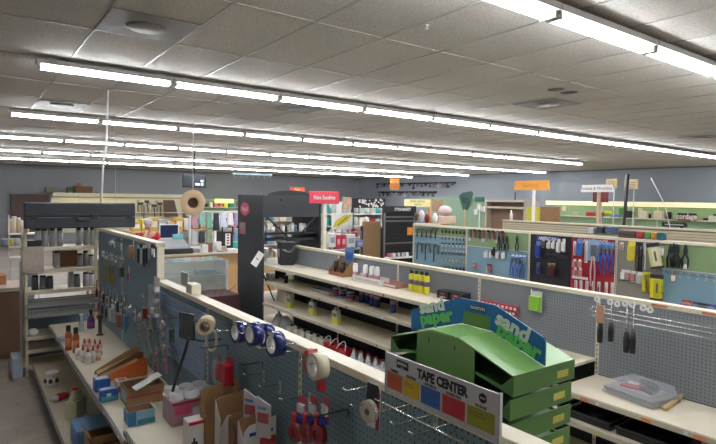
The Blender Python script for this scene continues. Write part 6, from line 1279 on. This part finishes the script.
# black pole with two card signs
XP = 10.2
a = onX(628, 174, XP); b_ = onX(624, 222, XP); MB().tube([Vector((XP, b_.y+.03, .001)), Vector((XP, b_.y, b_.z)), a], .032, 8).thing('pole', 'tall black pole standing behind the tool boards between two small card signs', 'pole', BLACK)
a = onX(651, 178, XP+.3); b_ = onX(665, 205, XP+.3); MB().tube([a, b_, Vector((XP+.3, b_.y-.5, .001))], .01, 6).thing('fishing_rod', 'thin slanting white rod right of the tall black pole', 'rod', WHITE)
for i, (px0, px1, py0, py1) in enumerate([(606, 617, 179, 188), (624.5, 638, 179.5, 189)]):
    X = 10.6; a = onX(px0+ (0 if i == 0 else 0), py0, X); c = onX(px1, py1, X); t = T('card_sign', 'small tan card sign %s the tall black pole' % ('left of', 'right of')[i], 'sign', (X, (a.y+c.y)/2, 0), None)
    MB().bb(X, X+.015, c.y, a.y, c.z, a.z).build('card', mat('#b9a37e', .6, 0, .2, 14), t)
    for k in range(3): MB().bb(X-.002, X-.0001, c.y+.05, a.y-.05, c.z+.03+.045*k, c.z+.045+.045*k).build('print', mat('#86745a', .6), t)
    MB().tube([(X+.02, (a.y+c.y)/2-.05, .001), (X+.02, (a.y+c.y)/2-.05, a.z)], .01, 6).build('post', LGREY, t)
a = onX(593, 192, 12.2); c = onX(605, 202, 12.2); MB().bb(12.2, 12.35, c.y, a.y, c.z-.01, a.z).bb(12.26, 12.3, (a.y+c.y)/2-.02, (a.y+c.y)/2+.02, .001, c.z-.01, LGREY).thing('banner', 'dark red banner on a stand behind the white department sign', 'banner', mat('#6d2530', .6, 0, .3, 8))
# ------------------------------------------------------------------ right wall: lit canopy over green pegboard
XR = 19.45; ya = onX(552, 205, 19.3).y; yb = 3.0; zc = 1.98
t = T('wall_display', 'green pegboard wall display under a long lit canopy on the far right wall', 'wall display', (XR, (ya+yb)/2, .3))
MB().bb(XR, XR+.06, yb, ya, .3, zc).build('panel', pegmat('#9cbd98', 1, .05, .08), t)
MB().bb(XR-.55, XR+.1, yb, ya, zc+.1, zc+.14).build('canopy', mat('#cfcab0', .5), t); MB().bb(XR-.57, XR-.55, yb, ya, zc-.02, zc+.14).build('canopy_front', mat('#f3ebbf', .5, emit=.6), t)
for k in range(6): MB().lathe([(.025, yb+.1+(ya-yb)*k/6), (.025, yb+(ya-yb)*(k+1)/6-.1)], (XR-.3, 0, zc+.06), 8, axis='Y', X=Matrix.Rotation(PI, 4, 'Z') @ Matrix.Translation((-2*(XR-.3), 0, 0)) if False else Matrix.Identity(4)).build('lamp_tube', mat('#fff3cf', .5, emit=4.0), t) if False else MB().tube([(XR-.3, yb+.1+(ya-yb)*k/6, zc+.06), (XR-.3, yb+(ya-yb)*(k+1)/6-.1, zc+.06)], .025, 8).build('lamp_tube', mat('#fff3cf', .5, emit=4.0), t)
zs = 1.55
MB().bb(XR-.4, XR, yb, ya, zs-.03, zs).build('shelf', CREAM, t); MB().bb(XR-.5, XR, yb, ya, .9, .93).build('shelf', CREAM, t)
for y in [yb+(ya-yb)*k/5 for k in range(1, 5)]: MB().bb(XR-.006, XR-.0005, y-.02, y+.02, .3, zc).build('upright', CREAM, t)
WG = 'goods on the right wall display'
for i, (a, b, q0, q1, c) in enumerate([(562, 566, 206, 211, CREAM), (573, 579, 212, 216, LGREY), (586, 594, 212, 216, RED), (595, 602, 212, 221, CARD), (604, 612, 211, 214, YEL), (613, 618, 216, 222, LBLUE), (584, 588, 217, 222, LGREY), (619, 624, 208, 214, GREEN), (638, 642, 208, 216, WHITE), (644, 649, 214, 220, CHAR), (651, 656, 215, 221, LGREY), (626, 631, 216, 222, CHAR), (632, 636, 216, 222, WHITE), (666, 669.5, 212, 219, CHAR), (661, 665, 212, 219, LGREY), (703, 706, 218, 222, CHAR), (713, 716, 214, 218, DSTEEL), (556, 560, 214, 219, LGREY), (567, 571, 216, 222, WHITE)]):
    X = XR-.2 if q1 > 218 else XR-.06
    u = onX(a, q0, X); v = onX(b, q1, X); MB(.01).bb(X, XR-.001 if X > XR-.1 else X+.14, v.y, u.y, v.z if q1 <= 218 else zs+.001, u.z).thing('boxed_item', '%s item on the green right wall display, counted in no strict row' % NTH[i] if False else ('cream card', 'grey reel', 'red packet', 'brown carton', 'yellow packet', 'pale blue box', 'grey tin', 'green cone', 'white figure shaped packet', 'black tin', 'light grey tin', 'black box', 'white box', 'dark bottle', 'pale bottle', 'dark cube', 'steel bracket', 'grey tub', 'white tub')[i]+' on the green wall display below the lit canopy', 'box', c, WG)
u = onX(677.5, 213, 18.95); v = onX(696, 221, 18.95); t = T('brand_sign', 'dark sign with white lettering over red on the green wall display', 'sign', (18.95, (u.y+v.y)/2, v.z)); MB().bb(18.95, 18.99, v.y, u.y, v.z+.12, u.z).build('sign_board', CHAR, t); MB().bb(18.95, 18.99, v.y, u.y, v.z, v.z+.119).build('lower_board', mat('#8d4a3f', .5), t); MB().bb(18.99, XR, (u.y+v.y)/2-.02, (u.y+v.y)/2+.02, u.z-.05, u.z-.03).build('bracket', CHAR, t)
text('cordage', .26, t, WHITE, (18.946, (u.y+v.y)/2, u.z-.11), LM, UP, sx=.72, bold=.006)
u = onX(662, 222, 17.6); v = onX(687, 227.5, 17.6); t = T('brand_sign', 'long black and silver sign on a stand before the green wall display', 'sign', (17.6, (u.y+v.y)/2, 0)); MB().bb(17.6, 17.64, v.y, u.y, v.z, u.z).build('sign_board', BLACK, t); MB().bb(17.595, 17.5999, v.y+.1, u.y-.08, v.z+.05, u.z-.05).build('silver_panel', mat('#b9bac2', .4), t)
for s in (.25, .75): y = v.y+(u.y-v.y)*s; MB().bb(17.64, 17.68, y-.03, y+.03, .001, v.z+.05).build('stand', CHAR, t)
u = onX(677.5, 213, 18.95); v = onX(696, 221, 18.95)
for i in range(12):
    y = yb+1.2+.55*i+random.uniform(0, .2); w = random.uniform(.15, .35); h = random.uniform(.12, .3); c = rnd(LBLUE, WHITE, LGREY, CHAR, CREAM, mat('#8a6a5a', .5))
    if v.y-.4 < y < u.y+.1: continue
    MB(.01).bb(XR-.38, XR-.22, y, y+w, zs+.001, zs+h).thing('boxed_item', '%s small box along the front of the green wall display shelf' % NTH[i], 'box', c, 'small boxes along the wall shelf')
# tools on the two black rails high on the right wall
for j, (a, b, py, n, lab) in enumerate([(376, 455, 183, 20, 'upper'), (378, 436, 191, 13, 'lower')]):
    u = onX(a, py+1, 19.5); v = onX(b, py-1 if j == 0 else py, 19.5); t = T('tool_rail', '%s black rail of hanging tools high on the right wall' % lab, 'rail', (19.5, (u.y+v.y)/2, u.z)); MB().bb(19.5, 19.56, v.y, u.y, u.z-.05, u.z+.03).build('rail_bar', BLACK, t); MB().bb(19.56, XW-.001, v.y+.1, v.y+.2, u.z-.02, u.z).bb(19.56, XW-.001, u.y-.2, u.y-.1, u.z-.02, u.z).build('bracket', BLACK, t)
    for i in range(n):
        y = u.y+(v.y-u.y)*(i+.5)/n; h = random.uniform(.12, .26); c = rnd(CHAR, DSTEEL, GREY, mat('#6d5a58', .5), LGREY)
        q = T('hung_tool', '%s tool from the left on the %s high rail' % (NTH[i], lab), 'tool', (19.46, y, u.z-h), 'tools on the high wall rails')
        MB().tube([(19.482, y, u.z), (19.482, y+.03, u.z-h)], .03, 6).build('handle', c, q); MB(.008).box((19.465, y, u.z-.07 if i % 2 else u.z-h), (.05, .16, .1), c).build('head', rnd(CHAR, DSTEEL, mat('#8a5a55', .5)), q)
u = onX(390, 178, 14.0); v = onX(399, 189.5, 14.0); t = T('hanging_sign', 'small orange square sign hanging below the lights', 'sign', (14.0, (u.y+v.y)/2, v.z)); MB().bb(14, 14.02, v.y, u.y, v.z, u.z).build('sign_board', mat('#d9962f', .5), t); MB().bb(13.997, 13.9999, v.y+.04, u.y-.04, v.z+.04, v.z+(u.z-v.z)*.55).build('print', mat('#b5632a', .5, 0, .3, 10), t); MB().bb(13.998, 13.9999, v.y, u.y, v.z+(u.z-v.z)*.93, u.z).build('red_edge', mat('#b04a35', .5), t)
MB().tube([(14.01, (u.y+v.y)/2, u.z), (14.01, (u.y+v.y)/2, HC)], .006, 5).build('wire', LGREY, t)
# low shelving far to the right behind, filling the distance
goods_rack('goods_shelf', 'far pale shelving between the kiosk and the back corner', 9.5, 12.0, 20.0, .5, .5, 1.9, 4, CREAM, mat('#b9b4a6', .6), 10, 'far pale shelving', PAL)
goods_rack('goods_shelf', 'far grey shelving left of the far pale shelving', 6.6, 9.2, 17.5, .5, .5, 1.6, 4, LGREY, mat('#a9aca8', .6), 10, 'far grey shelving', PAL)
# ------------------------------------------------------------------ ceiling fittings
def vent(r):
    MB().bb(-.3, .3, -.3, .3, HC-.012, HC-.0065).build('plate', mat('#77746f', .5, .2), r); MB().lathe([(.13, HC-.02), (.15, HC-.0125)], (0, 0, 0), 28, mat('#5f5d5a', .5)).build('collar', mat('#5f5d5a', .5), r)
    MB().lathe([(.001, HC-.024), (.125, HC-.024), (.128, HC-.0205)], (0, 0, 0), 28, mat('#7d7b76', .5)).build('diffuser', mat('#7d7b76', .5), r)
for px, py, lab in ((147, 26, 'square ceiling air vent with round centre nearest upper left'), (62, 104, 'square ceiling air vent behind the second light row at the left'), (547, 103.5, 'round ceiling air vent between the first two light rows at right'), (298, 108, 'ceiling air vent beyond the second light row in the middle'), (700, 137, 'ceiling air vent near the end of the second light row')):
    p = onZ(px, py, HC); inst('vent', vent, 'air_vent', lab, 'air vent', (p.x, p.y, 0), 'ceiling air vents')
for i, (px, py) in enumerate([(556, 89), (569, 92)]):
    p = onZ(px, py, HC); MB().lathe([(.085, HC-.008), (.095, HC-.0065)], (p.x, p.y, 0), 24).thing('ceiling_hole_cover', 'dark round ceiling cover, %s of the pair beside the round vent' % ('left', 'right')[i], 'ceiling cover', BLACK)
for i, (px, py) in enumerate([(426.5, 24), (578, 159), (667, 160), (352, 135)]):
    p = onZ(px, py, HC); MB().lathe([(.018, HC-.007), (.016, HC-.012), (.006, HC-.014), (.006, HC-.03), (.014, HC-.032), (.001, HC-.034)], (p.x, p.y, 0), 12).thing('sprinkler', '%s ceiling sprinkler head' % ('nearest, upper middle', 'right hand', 'rightmost far', 'middle')[i], 'sprinkler', LGREY)
dups = [k for k, v in SEEN.items() if v > 1]
if dups: print('DUPLABEL', dups[:20])
